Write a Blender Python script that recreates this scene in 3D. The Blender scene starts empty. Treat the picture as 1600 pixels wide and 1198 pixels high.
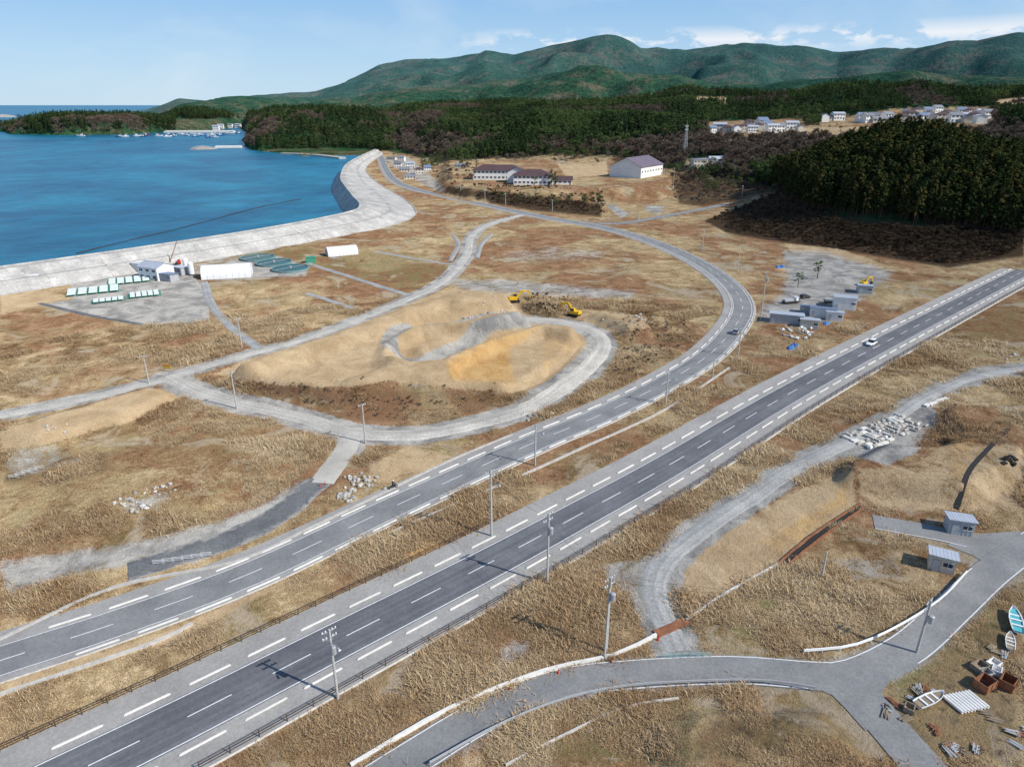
import bpy, math, random, time
import numpy as np
from mathutils import Vector, Matrix
T0=time.time()
def tick(s): print('T',s,round(time.time()-T0,1))
random.seed(7); rng=np.random.default_rng(11)
S=bpy.context.scene
# ------------------------------------------------------------------ camera, image pixels to ground coordinates
HC=65.0; F=1067.0; TH=math.radians(22.2); CT=math.cos(TH); ST=math.sin(TH)
def P(px,py,z=0.0):
    u=(px-800)/F; v=(py-599)/F
    dy=CT-v*ST; dz=-ST-v*CT
    t=(z-HC)/dz
    return (u*t,dy*t)
def proj(x,y,z):
    w=y*CT-(z-HC)*ST; up=y*ST+(z-HC)*CT
    w=np.maximum(w,1.0)
    return 800+F*x/w, 599-F*up/w, w
def PP(l,z=0.0): return [P(a,b,z) for a,b in l]
# ------------------------------------------------------------------ numpy noise
def vnoise(x,y,seed=0):
    xi=np.floor(x).astype(np.int64); yi=np.floor(y).astype(np.int64)
    fx=x-xi; fy=y-yi
    fx=fx*fx*(3-2*fx); fy=fy*fy*(3-2*fy)
    def hsh(a,b):
        n=(a*374761393+b*668265263+seed*974634777)&0xffffffff
        n=((n^(n>>13))*1274126177)&0xffffffff
        n=(n^(n>>16))&0xffffffff
        return n/4294967295.0
    a=hsh(xi,yi);b=hsh(xi+1,yi);c=hsh(xi,yi+1);d=hsh(xi+1,yi+1)
    return (a*(1-fx)+b*fx)*(1-fy)+(c*(1-fx)+d*fx)*fy
def fbm(x,y,o=4,seed=0):
    s=0;a=.5;t=0
    for i in range(o):
        s=s+a*vnoise(x*2**i+i*17.3,y*2**i-i*9.1,seed+i); t+=a; a*=.5
    return s/t
def sstep(a,b,x):
    t=np.clip((x-a)/(b-a),0,1); return t*t*(3-2*t)
def segdist(x,y,pts,md=None):
    d=np.full(x.shape,1e9)
    pts=list(pts)
    if md is not None:
        for c in range(0,len(pts)-1,5):
            ch=pts[c:c+6]
            xs=[p[0] for p in ch];ys=[p[1] for p in ch]
            k=np.where((x>min(xs)-md)&(x<max(xs)+md)&(y>min(ys)-md)&(y<max(ys)+md))[0]
            if len(k): d[k]=np.minimum(d[k],segdist(x[k],y[k],ch))
        return d
    for (ax,ay),(bx,by) in zip(pts[:-1],pts[1:]):
        vx,vy=bx-ax,by-ay; L=vx*vx+vy*vy+1e-9
        t=np.clip(((x-ax)*vx+(y-ay)*vy)/L,0,1)
        d=np.minimum(d,(x-ax-t*vx)**2+(y-ay-t*vy)**2)
    return np.sqrt(d)
def sdpoly(x,y,poly):
    d=segdist(x,y,list(poly)+[poly[0]])
    ins=np.zeros(x.shape,bool)
    n=len(poly)
    for i in range(n):
        ax,ay=poly[i];bx,by=poly[(i+1)%n]
        if ay==by: continue
        c=((ay>y)!=(by>y))&(x<(bx-ax)*(y-ay)/(by-ay)+ax)
        ins^=c
    return np.where(ins,d,-d)
def sm(pts,step=3.0):
    p=[np.array(q,float) for q in pts]
    p=[2*p[0]-p[1]]+p+[2*p[-1]-p[-2]]
    out=[]
    for i in range(1,len(p)-2):
        n=max(2,int(np.linalg.norm(p[i+1]-p[i])/step))
        for k in range(n):
            t=k/n
            a=.5*((2*p[i])+(-p[i-1]+p[i+1])*t+(2*p[i-1]-5*p[i]+4*p[i+1]-p[i+2])*t*t+(-p[i-1]+3*p[i]-3*p[i+1]+p[i+2])*t**3)
            out.append(tuple(a))
    out.append(tuple(p[-2]))
    return out
def normals(pts):
    a=np.array(pts); t=np.gradient(a,axis=0); t/=np.linalg.norm(t,axis=1)[:,None]+1e-9
    return np.stack([-t[:,1],t[:,0]],1)
def off(pts,o):
    a=np.array(pts); return [tuple(q) for q in a+normals(pts)*o]
def walk(pts,step,start=0.0,end=None):
    a=np.array(pts); seg=np.linalg.norm(np.diff(a,axis=0),axis=1); cum=np.concatenate([[0],np.cumsum(seg)])
    L=cum[-1] if end is None else min(end,cum[-1]); s=start; out=[]
    f=lambda q:(np.interp(q,cum,a[:,0]),np.interp(q,cum,a[:,1]))
    while s<L:
        x,y=f(s);x2,y2=f(s+.5);x1,y1=f(s-.5)
        out.append((x,y,math.atan2(y2-y1,x2-x1),s)); s+=step
    return out
# ------------------------------------------------------------------ road lines
A_up=PP([(-260,1300),(0,1175),(250,1062),(500,945),(720,842),(860,773),(1000,702),(1200,594),(1400,497),(1600,403),(1760,330)])
A=off(sm(A_up,4),-8.0)
B=sm(PP([(-200,1098),(0,1033),(200,968),(400,893),(620,790),(830,694),(940,648),(1040,598),(1110,553),(1150,508),(1160,478),(1145,450),(1110,421),(1060,394),(1000,371),(935,354),(860,341),(800,329),(740,316),(690,305),(650,296),(620,284),(605,268),(597,250),(592,237)]),3)
C=sm(PP([(560,1240),(640,1188),(760,1116),(880,1068),(1000,1053),(1150,1047),(1280,1056),(1340,1052),(1420,1012),(1490,950),(1550,895),(1620,845),(1700,800)]),2)
C2=sm(PP([(1318,1040),(1345,1085),(1400,1150),(1475,1235)]),2)
C3=sm(PP([(1590,862),(1530,848),(1460,832),(1365,815)]),2)
N1=sm(PP([(925,350),(980,348),(1060,334),(1140,318),(1215,302)]),3)
E=sm(PP([(-80,668),(0,650),(120,625),(250,594),(330,569),(400,550),(500,521),(640,466),(695,437),(728,400),(738,368),(765,350),(815,336)]),2)
Fr=sm(PP([(262,588),(310,612),(380,632),(470,652),(545,676),(640,680),(720,668),(820,640),(880,607),(925,570),(942,538),(925,516),(870,502),(800,499),(735,508),(680,516)]),2)
Gr=sm(PP([(552,668),(536,705),(500,755)]),2)
Hr=sm(PP([(318,440),(332,478),(360,510),(405,545)]),2)
Dr=sm(PP([(1060,1018),(1040,975),(1022,925),(1035,880),(1085,835),(1160,785),(1240,732),(1300,702),(1360,672)]),2)
Dr2=sm(PP([(1390,660),(1440,625),(1500,597),(1560,582),(1640,570)]),2)
SP=sm(PP([(500,750),(440,800),(370,838),(270,872),(200,892)]),2)
def dec(l,k=4): return l[::k]+[l[-1]]
RM=[(dec(A,12),9),(dec(B,3),7),(dec(C),4),(dec(C2),4),(dec(C3),5),(dec(N1),4),(dec(E),4),(dec(Fr),4.5),(dec(Gr),4),(dec(Hr),3),(dec(Dr),4),(dec(Dr2),4),(dec(SP),5)]
def disc(px,py,r): x,y=P(px,py); RM.append(([(x-.5,y),(x+.5,y)],r))
for q in ((404,409,10),(430,415,10),(453,423,10),(356,431,12),(534,397,10),(175,455,28),(246,434,14),(1280,497,16),(1322,480,9),(1228,503,9),(1469,886,4),(1496,829,4),(1385,668,10),(1585,974,4),(1577,1006,3),(1452,1098,4),(1550,1070,4),(897,494,4),(1560,860,5)): disc(*q)
# ------------------------------------------------------------------ sea wall / shore
CREST=[(-330,110),(-262,190),(-197,258),(-155,306),(-121,352),(-94,404),(-93,436),(-108,484),(-127,545),(-143,600),(-160,680),(-172,750),(-180,830),(-186,930),(-190,1010)]
FOOTW=[13,13,13,12,13,18,31,36,35,30,22,15,10,7,6]
crest=sm(CREST,4)
def crest_foot():
    c=np.array(CREST); out=[]
    for q in crest:
        d=np.hypot(c[:,0]-q[0],c[:,1]-q[1]); i=np.argsort(d)[:2]; w=1/(d[i]+1e-3); out.append(float((w*np.array(FOOTW)[i]).sum()/w.sum()))
    k=np.ones(9)/9; o=np.convolve(np.pad(out,4,'edge'),k,'valid'); return o
footw=crest_foot()
nrm=normals(crest)
seaside=[tuple(np.array(q)+n*6) for q,n in zip(crest,nrm)]
sea_poly=[(-900,-200)]+[ (-350,60)]+seaside[::3]+[(-196,1015)]+PP([(500,244),(470,244),(440,240),(400,236),(380,229),(378,219),(388,210),(380,198),(330,203),(285,206),(240,207),(200,210),(100,211),(20,210),(8,206)],-2)+[(-1650,2120),(-1500,2350),(-1250,2500),(-1180,2900),(-1700,3500),(-2600,4600),(-3700,7000),(-5500,11000),(-12000,30000),(-60000,60000),(-60000,-200)]
def pxh(x,y): return 800+1131*x/np.maximum(y,1.0)
def slope(yp): return math.tan(math.atan((599-yp)/F)-TH)
RISE_px=[330,385,420,480,560,620,700,850,1000,1080,1250,1400,1600,1800]
RISE_s=[1190,1190,1190,1180,1190,1150,800,645,640,600,560,640,600,600]
RISE_e=[1400,1330,1330,1330,1500,1600,1200,1050,950,820,790,860,850,850]
RISE_h=[0,6,36,42,40,42,38,38,40,35,36,42,44,44]
L1=[(520,190),(560,185),(620,172),(700,164),(800,158),(900,160),(1000,156),(1060,140),(1120,134),(1200,146),(1300,142),(1400,130),(1500,136),(1600,126),(1800,128)]
L2=[(300,160),(380,152),(450,151),(500,147),(560,150),(640,140),(700,138),(780,122),(850,112),(900,104),(960,112),(1050,118),(1100,126),(1180,130),(1300,124),(1400,116),(1500,120),(1600,124),(1800,124)]
L3=[(225,162),(250,156),(290,154),(330,158),(380,152),(440,146),(500,141),(560,122),(600,102),(640,93),(700,90),(760,80),(800,88),(860,72),(940,59),(1000,68),(1060,75),(1120,63),(1180,69),(1240,73),(1290,82),(1340,78),(1400,74),(1450,60),(1500,59),(1550,54),(1600,62),(1700,62),(1900,75)]
def lay(L): return [a for a,b in L],[max(-.02,slope(b)) for a,b in L]
L1x,L1s=lay(L1);L2x,L2s=lay(L2);L3x,L3s=lay(L3)
MAINP=[(362,574),(450,546),(540,516),(640,478),(722,455),(790,462),(815,492),(760,504),(655,508),(606,528),(602,552),(640,566),(690,562),(770,530),(850,506),(900,512),(916,532),(872,575),(805,592),(740,590),(690,592),(560,596),(440,592)]
PLAT=[
 (PP([(700,284),(740,294),(850,299),(950,296),(1045,288),(1060,262),(1000,246),(860,243),(700,250)],8),8,16),
 (PP(MAINP,5.0),5.6,5.0),
 (PP([(400,572),(480,548),(580,515),(700,470),(750,478),(720,490),(640,496),(590,525),(580,560),(520,580)],6.6),1.6,6),
 (PP([(640,538),(690,526),(715,524),(690,540),(660,546)],2),1.4,3),
 (PP([(715,560),(780,530),(850,512),(895,520),(850,565),(800,582),(720,580)],6),1.0,3),
 (PP([(840,470),(900,478),(1000,500),(1010,515),(940,515),(900,500),(830,488)],2.5),2.8,4),
 (PP([(0,672),(110,640),(230,606),(280,612),(180,655),(60,685)],2.0),2.6,4),
 (PP([(1330,745),(1500,770),(1590,720),(1640,640),(1480,640),(1400,640),(1320,700)],1.6),2.9,3.5),
 (PP([(1090,1110),(1280,1105),(1330,1160),(1300,1230),(1080,1230),(1060,1150)],1.8),1.8,4),
 (PP([(100,720),(330,690),(430,730),(320,780),(120,790)],1.0),1.1,5),
]
def hfun(x,y):
    x=np.asarray(x,float);y=np.asarray(y,float)
    d=np.hypot(x,y); q=pxh(x,y); ca=y/np.maximum(d,1)
    h=np.zeros(x.shape)
    rm=np.ones(x.shape)
    nr_=np.where(d<1150)[0]
    if len(nr_):
        xn,yn=x[nr_],y[nr_]; m=np.ones(xn.shape)
        for pl,w in RM: m=np.minimum(m,sstep(w,w+5,segdist(xn,yn,pl,w+6)))
        rm[nr_]=m
        h[nr_]=m*((fbm(xn/14,yn/14,4,3)-.5)*.95+(fbm(xn/3,yn/3,2,5)-.5)*.35)*sstep(1150,500,d[nr_])
    fr=np.where(d>330)[0]
    if len(fr):
        X_,Y_,D_,Q_,C_=x[fr],y[fr],d[fr],q[fr],ca[fr]
        rs=np.interp(Q_,RISE_px,RISE_s);re=np.interp(Q_,RISE_px,RISE_e);rh=np.interp(Q_,RISE_px,RISE_h)
        n1=fbm(X_/160,Y_/160,4,21)-.5
        dd=D_+n1*160*sstep(600,900,D_)
        r=sstep(0,1,(dd-rs)/(re-rs))*(rh+n1*26)
        l1=HC+np.interp(Q_,L1x,L1s)*1900*C_; l2=HC+np.interp(Q_,L2x,L2s)*3400*C_; l3=HC+np.interp(Q_,L3x,L3s)*6000*C_
        land3=sstep(215,300,Q_)
        n2=fbm(X_/420,Y_/420,3,31)-.5; n3=fbm(X_/900,Y_/900,3,41)-.5
        rid=1-np.sqrt((2*fbm(X_/520,Y_/520,3,51)-1)**2+.012)*1.7
        s1=sstep(1150,1900,D_+n1*300)
        m1=(l1-14)*s1*np.where(Q_<540,0,1)*(1+(fbm(X_/240,Y_/240,3,57)-.5)*.75)
        s2=np.exp(-((D_-3400+n2*1500)/750)**2); m2=l2*s2*land3
        s3=np.where(D_<6000,np.exp(-((D_-6000+n3*1300)/1500)**2),1)
        m3=l3*s3*land3*(1-(1-rid)*.8*(1-s3))
        big=np.maximum(np.maximum(r,m1),np.maximum(np.maximum(m2,m3),sstep(2400,3200,D_)*40*land3))
        big=big+sstep(1800,3500,D_)*land3*((fbm(X_/130,Y_/130,2,61)-.5)*12+(rid-.72)*70*sstep(2200,4400,D_)*sstep(380,640,Q_))
        e=(np.abs(Q_-160)/150)**3+((D_-2200)/330)**2
        big=np.maximum(big,29*np.exp(-e*1.0)*(Q_<420)*(.8+.4*fbm(X_/90,Y_/90,3,71)))
        ey=(D_-510)/140; hq=np.interp(Q_,[1150,1230,1300,1380,1460,1540,1640,1800],[0,9,22,33,34,27,22,24])
        big=np.maximum(big,hq*np.exp(-ey**2)*sstep(350,440,D_)*(.9+.2*fbm(X_/50,Y_/50,2,77)))
        h[fr]+=big
    for poly,z,w in PLAT:
        xs=[p[0] for p in poly];ys=[p[1] for p in poly]
        b=np.where((x>min(xs)-w)&(x<max(xs)+w)&(y>min(ys)-w)&(y<max(ys)+w))[0]
        if len(b):
            sd=sdpoly(x[b],y[b],poly)+(fbm(x[b]/7,y[b]/7,2,81)-.5)*w*.2
            t=np.clip((sd+w*.85)/(w*1.0),0,1); t=t*.6+.4*t*t*(3-2*t)
            if z>6: h[b]=np.maximum(h[b],sstep(-w*.8,w*.2,sd)*z)
            else: h[b]=h[b]*(1-t*.7)+t*z*np.maximum(rm[b],.0 if z<3 else .25)
    bs=np.where((x<300)&(q<700))[0]
    if len(bs):
        sd=-sdpoly(x[bs],y[bs],sea_poly)
        w=4+np.maximum(0,d[bs]-900)*.012
        t=sstep(-w,w*1.2,sd)
        h[bs]=-7*(1-t)+t*h[bs]
    return h
def hz(x,y): return float(hfun(np.array([x]),np.array([y]))[0])
def PG(px,py):
    """terrain point hit by the camera ray through an image pixel"""
    u=(px-800)/F; v=(py-599)/F; dy=CT-v*ST; dz=-ST-v*CT
    if py<330:
        t=np.geomspace(330,4500,420); X=u*t;Y=dy*t;Z=HC+dz*t; H=hfun(X,Y); k=np.where(Z<=H)[0]
        if len(k): i=k[0]; return float(X[i]),float(Y[i]),float(H[i])
    z=0.0
    for _ in range(6):
        x,y=P(px,py,z); zn=hz(x,y)
        if abs(zn-z)<.03: z=zn; break
        z=.45*z+.55*zn
    x,y=P(px,py,z); return x,y,hz(x,y)
# ------------------------------------------------------------------ materials
def mat(name):
    m=bpy.data.materials.new(name); m.use_nodes=True; nt=m.node_tree; nt.nodes.clear()
    o=nt.nodes.new('ShaderNodeOutputMaterial'); return m,nt,o
def N(nt,t,**k):
    n=nt.nodes.new(t)
    for a,b in k.items(): setattr(n,a,b)
    return n
def ramp(nt,stops,src=None):
    n=nt.nodes.new('ShaderNodeValToRGB'); e=n.color_ramp.elements
    while len(e)>1: e.remove(e[-1])
    e[0].position=stops[0][0]; e[0].color=(*stops[0][1],1)
    for p,c in stops[1:]:
        q=e.new(p); q.color=(*c,1)
    if src is not None: nt.links.new(src,n.inputs[0])
    return n
def mix(nt,f,a,b,bt='MIX'):
    n=nt.nodes.new('ShaderNodeMix'); n.data_type='RGBA'; n.blend_type=bt
    for i,v in ((0,f),(6,a),(7,b)):
        if hasattr(v,'links'): nt.links.new(v,n.inputs[i])
        elif isinstance(v,(tuple,list)): n.inputs[i].default_value=(*v[:3],1)
        else: n.inputs[i].default_value=v
    return n.outputs[2]
def math_(nt,op,a,b=0.0,c=0.0,clamp=False):
    n=nt.nodes.new('ShaderNodeMath'); n.operation=op; n.use_clamp=clamp
    for i,v in enumerate((a,b,c)):
        if hasattr(v,'links'): nt.links.new(v,n.inputs[i])
        else: n.inputs[i].default_value=v
    return n.outputs[0]
def noise(nt,vec,scale,detail=4,rough=.55,dist=0):
    n=nt.nodes.new('ShaderNodeTexNoise'); n.inputs['Scale'].default_value=scale; n.inputs['Detail'].default_value=detail
    n.inputs['Roughness'].default_value=rough; n.inputs['Distortion'].default_value=dist
    nt.links.new(vec,n.inputs['Vector']); return n.outputs['Fac']
def simple(name,col,rough=.8,var=.15,scale=1.5,spec=.3,metal=0,rnd=0.0,coord='Object',bump=0):
    m,nt,o=mat(name)
    b=N(nt,'ShaderNodeBsdfPrincipled'); b.inputs['Roughness'].default_value=rough; b.inputs['Metallic'].default_value=metal
    b.inputs['Specular IOR Level'].default_value=spec
    tc=N(nt,'ShaderNodeTexCoord'); f=noise(nt,tc.outputs[coord],scale,4,.6)
    lo=tuple(c*(1-var) for c in col); hi=tuple(min(1,c*(1+var)) for c in col)
    c=ramp(nt,[(.3,lo),(.7,hi)],f).outputs[0]
    if rnd:
        oi=N(nt,'ShaderNodeObjectInfo')
        k=math_(nt,'MULTIPLY_ADD',oi.outputs['Random'],2*rnd,1-rnd)
        cc=N(nt,'ShaderNodeCombineColor')
        for i in range(3): nt.links.new(k,cc.inputs[i])
        c=mix(nt,1.0,c,cc.outputs[0],'MULTIPLY')
    nt.links.new(c,b.inputs['Base Color'])
    if bump:
        bp=N(nt,'ShaderNodeBump'); bp.inputs['Strength'].default_value=bump; bp.inputs['Distance'].default_value=.05
        nt.links.new(f,bp.inputs['Height']); nt.links.new(bp.outputs[0],b.inputs['Normal'])
    nt.links.new(b.outputs[0],o.inputs[0]); return m
def foliage(name,stops,scale=.35,dark=.5,world=False):
    m,nt,o=mat(name)
    oi=N(nt,'ShaderNodeObjectInfo'); tc=N(nt,'ShaderNodeTexCoord')
    f=noise(nt,tc.outputs['Object'],scale,2)
    if world:
        geo=N(nt,'ShaderNodeNewGeometry'); wn=noise(nt,geo.outputs['Position'],.03,3,.6)
        g=math_(nt,'ADD',math_(nt,'MULTIPLY_ADD',f,.3,math_(nt,'MULTIPLY',oi.outputs['Random'],.25)),math_(nt,'MULTIPLY_ADD',wn,1.6,-.60))
    else: g=math_(nt,'MULTIPLY_ADD',f,.5,math_(nt,'MULTIPLY',oi.outputs['Random'],.55))
    r=ramp(nt,stops,g)
    f2=noise(nt,tc.outputs['Object'],scale*4,1)
    k=ramp(nt,[(.35,(dark,)*3),(.65,(1.15,)*3)],f2)
    c=mix(nt,1.0,r.outputs[0],k.outputs[0],'MULTIPLY')
    b=N(nt,'ShaderNodeBsdfDiffuse'); nt.links.new(c,b.inputs[0])
    nt.links.new(b.outputs[0],o.inputs[0]); return m
def ground_mat():
    m,nt,o=mat('ground_cover')
    L=nt.links
    geo=N(nt,'ShaderNodeNewGeometry'); pos=geo.outputs['Position']
    za=N(nt,'ShaderNodeAttribute',attribute_name='zone_a'); zb=N(nt,'ShaderNodeAttribute',attribute_name='zone_b')
    sa=N(nt,'ShaderNodeSeparateColor'); sb=N(nt,'ShaderNodeSeparateColor')
    L.new(za.outputs['Color'],sa.inputs[0]); L.new(zb.outputs['Color'],sb.inputs[0])
    big=noise(nt,pos,.022,5,.6,.5); mid=noise(nt,pos,.13,5,.7,.8); fin=noise(nt,pos,.95,5,.75,.4); vf=noise(nt,pos,5.0,3,.75)
    mix1=math_(nt,'MULTIPLY_ADD',mid,.45,math_(nt,'MULTIPLY_ADD',fin,.3,math_(nt,'MULTIPLY',vf,.25)))
    gold=ramp(nt,[(.38,(.13,.085,.045)),(.45,(.29,.20,.105)),(.52,(.43,.32,.18)),(.60,(.60,.48,.30))],mix1)
    red=ramp(nt,[(.38,(.095,.052,.030)),(.46,(.22,.122,.066)),(.54,(.33,.195,.11)),(.63,(.48,.33,.20))],mix1)
    g2=mix(nt,ramp(nt,[(.45,(0,0,0)),(.53,(1,1,1))],big).outputs[0],gold.outputs[0],red.outputs[0])
    sp=ramp(nt,[(.32,(.52,.50,.48)),(.5,(1,1,1)),(.68,(1.45,1.42,1.35))],vf)
    g3=mix(nt,.85,g2,sp.outputs[0],'MULTIPLY')
    gm=math_(nt,'MULTIPLY',sb.outputs[0],ramp(nt,[(.42,(0,0,0)),(.58,(.9,.9,.9))],mid).outputs[0])
    rg=ramp(nt,[(.50,(0,0,0)),(.62,(.75,.75,.75))],noise(nt,pos,.05,5,.65,.8))
    gm=math_(nt,'MAXIMUM',gm,math_(nt,'MULTIPLY',rg.outputs[0],.55))
    c=mix(nt,gm,g3,mix(nt,fin,(.085,.095,.032),(.22,.205,.085)))
    bs=ramp(nt,[(.55,(0,0,0)),(.61,(.85,.85,.85))],noise(nt,pos,.05,6,.7,1.0))
    c=mix(nt,bs.outputs[0],c,mix(nt,fin,(.30,.23,.155),(.54,.45,.33)))
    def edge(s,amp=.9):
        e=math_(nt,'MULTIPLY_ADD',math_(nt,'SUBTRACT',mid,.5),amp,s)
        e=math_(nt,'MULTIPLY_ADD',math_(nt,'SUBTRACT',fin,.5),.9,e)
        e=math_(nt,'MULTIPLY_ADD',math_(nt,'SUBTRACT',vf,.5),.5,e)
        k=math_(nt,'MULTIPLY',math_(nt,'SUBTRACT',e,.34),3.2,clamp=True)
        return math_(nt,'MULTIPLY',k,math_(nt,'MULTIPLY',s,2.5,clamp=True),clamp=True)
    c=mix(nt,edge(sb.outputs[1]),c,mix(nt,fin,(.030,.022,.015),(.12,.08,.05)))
    tan=mix(nt,ramp(nt,[(.36,(0,0,0)),(.66,(1,1,1))],mid).outputs[0],(.40,.285,.165),(.57,.435,.27))
    tan=mix(nt,.5,tan,sp.outputs[0],'MULTIPLY')
    c=mix(nt,edge(sa.outputs[1]),c,tan)
    och=mix(nt,ramp(nt,[(.4,(0,0,0)),(.6,(1,1,1))],mid).outputs[0],(.47,.27,.10),(.58,.385,.175)); och=mix(nt,.35,och,sp.outputs[0],'MULTIPLY')
    c=mix(nt,edge(sa.outputs[2],1.0),c,och)
    gr=mix(nt,ramp(nt,[(.4,(0,0,0)),(.6,(1,1,1))],mid).outputs[0],(.25,.24,.225),(.46,.44,.40)); gr=mix(nt,.6,gr,sp.outputs[0],'MULTIPLY')
    c=mix(nt,edge(sa.outputs[0],.8),c,gr)
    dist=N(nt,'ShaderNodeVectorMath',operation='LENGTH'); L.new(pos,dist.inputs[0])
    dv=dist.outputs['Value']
    n1=noise(nt,pos,.0030,5,.62,.6); n2=noise(nt,pos,.05,3,.75); n3=noise(nt,pos,.014,4,.6)
    fr=ramp(nt,[(.42,(.018,.058,.024)),(.52,(.034,.082,.034)),(.57,(.085,.095,.048)),(.67,(.145,.118,.072))],math_(nt,'MULTIPLY_ADD',n3,.45,math_(nt,'MULTIPLY',n1,.58)))
    fk=ramp(nt,[(.38,(.5,)*3),(.6,(1.25,)*3)],n2)
    fr2=mix(nt,1.0,fr.outputs[0],fk.outputs[0],'MULTIPLY')
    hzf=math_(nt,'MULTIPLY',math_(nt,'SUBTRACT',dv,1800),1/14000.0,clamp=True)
    fr3=mix(nt,hzf,fr2,(.12,.25,.32))  # aerial haze painted into the forest base colour, bluer farther from origin
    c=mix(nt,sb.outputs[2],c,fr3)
    b=N(nt,'ShaderNodeBsdfDiffuse'); b.inputs['Roughness'].default_value=.6
    L.new(c,b.inputs[0])
    bp=N(nt,'ShaderNodeBump'); bp.inputs['Strength'].default_value=.8; bp.inputs['Distance'].default_value=.55
    L.new(math_(nt,'MULTIPLY_ADD',vf,.35,fin),bp.inputs['Height'])
    bp2=N(nt,'ShaderNodeBump'); bp2.inputs['Distance'].default_value=16
    L.new(math_(nt,'MULTIPLY',sb.outputs[2],.8),bp2.inputs['Strength']); L.new(n2,bp2.inputs['Height']); L.new(bp.outputs[0],bp2.inputs['Normal'])
    L.new(bp2.outputs[0],b.inputs['Normal'])
    L.new(b.outputs[0],o.inputs[0]); return m
def asphalt(name,lo,hi,tracks=True,spk=.15,edge=None):
    m,nt,o=mat(name); geo=N(nt,'ShaderNodeNewGeometry'); pos=geo.outputs['Position']
    a=noise(nt,pos,.14,5,.65); b_=noise(nt,pos,3.0,4,.75)
    c=mix(nt,ramp(nt,[(.36,(0,0,0)),(.64,(1,1,1))],a).outputs[0],lo,hi)
    uv=N(nt,'ShaderNodeUVMap'); s=N(nt,'ShaderNodeSeparateXYZ'); nt.links.new(uv.outputs[0],s.inputs[0])
    if edge:
        w,ec=edge; e=math_(nt,'ADD',math_(nt,'ABSOLUTE',s.outputs[1]),math_(nt,'MULTIPLY_ADD',noise(nt,pos,.5,5,.7),5.0,-2.5))
        c=mix(nt,math_(nt,'SUBTRACT',e,w-.5,clamp=True),c,ec)
    k=ramp(nt,[(.35,(1-spk,)*3),(.65,(1+spk,)*3)],b_); c=mix(nt,1,c,k.outputs[0],'MULTIPLY')
    if tracks:
        cb=N(nt,'ShaderNodeCombineXYZ'); nt.links.new(math_(nt,'MULTIPLY',s.outputs[0],.012),cb.inputs[0]); nt.links.new(s.outputs[1],cb.inputs[1])
        st=noise(nt,cb.outputs[0],1.3,3,.5); k2=ramp(nt,[(.38,(.86,)*3),(.62,(1.12,)*3)],st); c=mix(nt,1,c,k2.outputs[0],'MULTIPLY')
    b=N(nt,'ShaderNodeBsdfPrincipled'); b.inputs['Roughness'].default_value=.85; b.inputs['Specular IOR Level'].default_value=.2
    nt.links.new(c,b.inputs['Base Color']); nt.links.new(b.outputs[0],o.inputs[0]); return m
M={}
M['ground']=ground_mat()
M['asphalt']=asphalt('asphalt_carriageway',(.125,.128,.138),(.17,.172,.18))
M['asphalt_old']=asphalt('asphalt_worn',(.20,.20,.198),(.27,.267,.26),False)
M['darkgravel']=asphalt('dark_gravel',(.12,.122,.125),(.20,.20,.195),False,.25,(2.4,(.36,.34,.305)))
M['apron']=asphalt('pale_concrete_apron',(.42,.39,.33),(.54,.51,.44),False,.12,(3.2,(.44,.39,.31)))
M['shoulder']=asphalt('shoulder_paving',(.31,.295,.275),(.38,.365,.335),False)
M['gravelroad']=asphalt('compacted_gravel',(.42,.395,.345),(.57,.535,.465),True,.25,(3.3,(.40,.33,.23)))
M['gravelgrey']=asphalt('grey_gravel',(.30,.30,.285),(.42,.415,.39),True,.25,(2.6,(.36,.32,.25)))
M['paint']=simple('road_paint',(.78,.78,.76),.6,.12,3)
M['concrete']=simple('concrete',(.50,.47,.42),.85,.2,1.2,rnd=.12,bump=.3)
M['whiteconc']=simple('pale_concrete',(.70,.68,.63),.8,.12,2,rnd=.08)
M['polec']=simple('pole_concrete',(.46,.45,.42),.8,.12,2)
M['steel']=simple('galvanised_steel',(.45,.46,.47),.5,.1,3,metal=.3)
M['dark']=simple('dark_metal',(.05,.045,.04),.6,.2,3)
M['brown']=simple('brown_paint',(.085,.055,.04),.6,.2,3)
M['rubber']=simple('rubber',(.03,.028,.025),.8,.2,3)
M['glass']=simple('window_glass',(.03,.04,.05),.15,.1,3,spec=.6)
M['white']=simple('white_paint',(.80,.80,.79),.5,.06,1)
M['traypaint']=simple('pale_tray',(.74,.79,.76),.6,.08,1)
M['wallw']=simple('white_render',(.80,.78,.74),.8,.1,.4)
M['wallb']=simple('beige_siding',(.60,.54,.45),.8,.1,.4,rnd=.2)
M['wallg']=simple('grey_siding',(.42,.43,.44),.7,.1,.6)
M['roofb']=simple('brown_roof',(.10,.06,.06),.6,.2,.5)
M['roofg']=simple('grey_roof',(.20,.21,.23),.55,.2,.5,rnd=.3)
M['roofp']=simple('mauve_metal_roof',(.17,.135,.165),.5,.15,.3)
M['roofs']=simple('pale_steel_roof',(.52,.55,.60),.45,.12,.8,metal=.2)
M['roofbl']=simple('slate_blue_roof',(.17,.22,.32),.5,.15,.8)
M['yellow']=simple('yellow_paint',(.78,.46,.02),.45,.12,1.5)
M['green']=simple('green_frame',(.06,.30,.20),.6,.15,1)
M['teal']=simple('teal_paint',(.10,.42,.45),.5,.15,1)
M['tealp']=simple('faded_teal_paint',(.24,.42,.42),.7,.2,1)
M['blue']=simple('blue_tarp',(.05,.20,.48),.5,.2,1)
M['red']=simple('red_paint',(.55,.05,.03),.5,.15,1)
M['tankw']=simple('tank_water',(.012,.085,.08),.25,.3,.3,spec=.3)
M['tankc']=simple('tank_wall_paint',(.20,.29,.28),.7,.2,.6)
M['fabric']=simple('white_fabric',(.82,.82,.80),.7,.05,.5)
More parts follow.
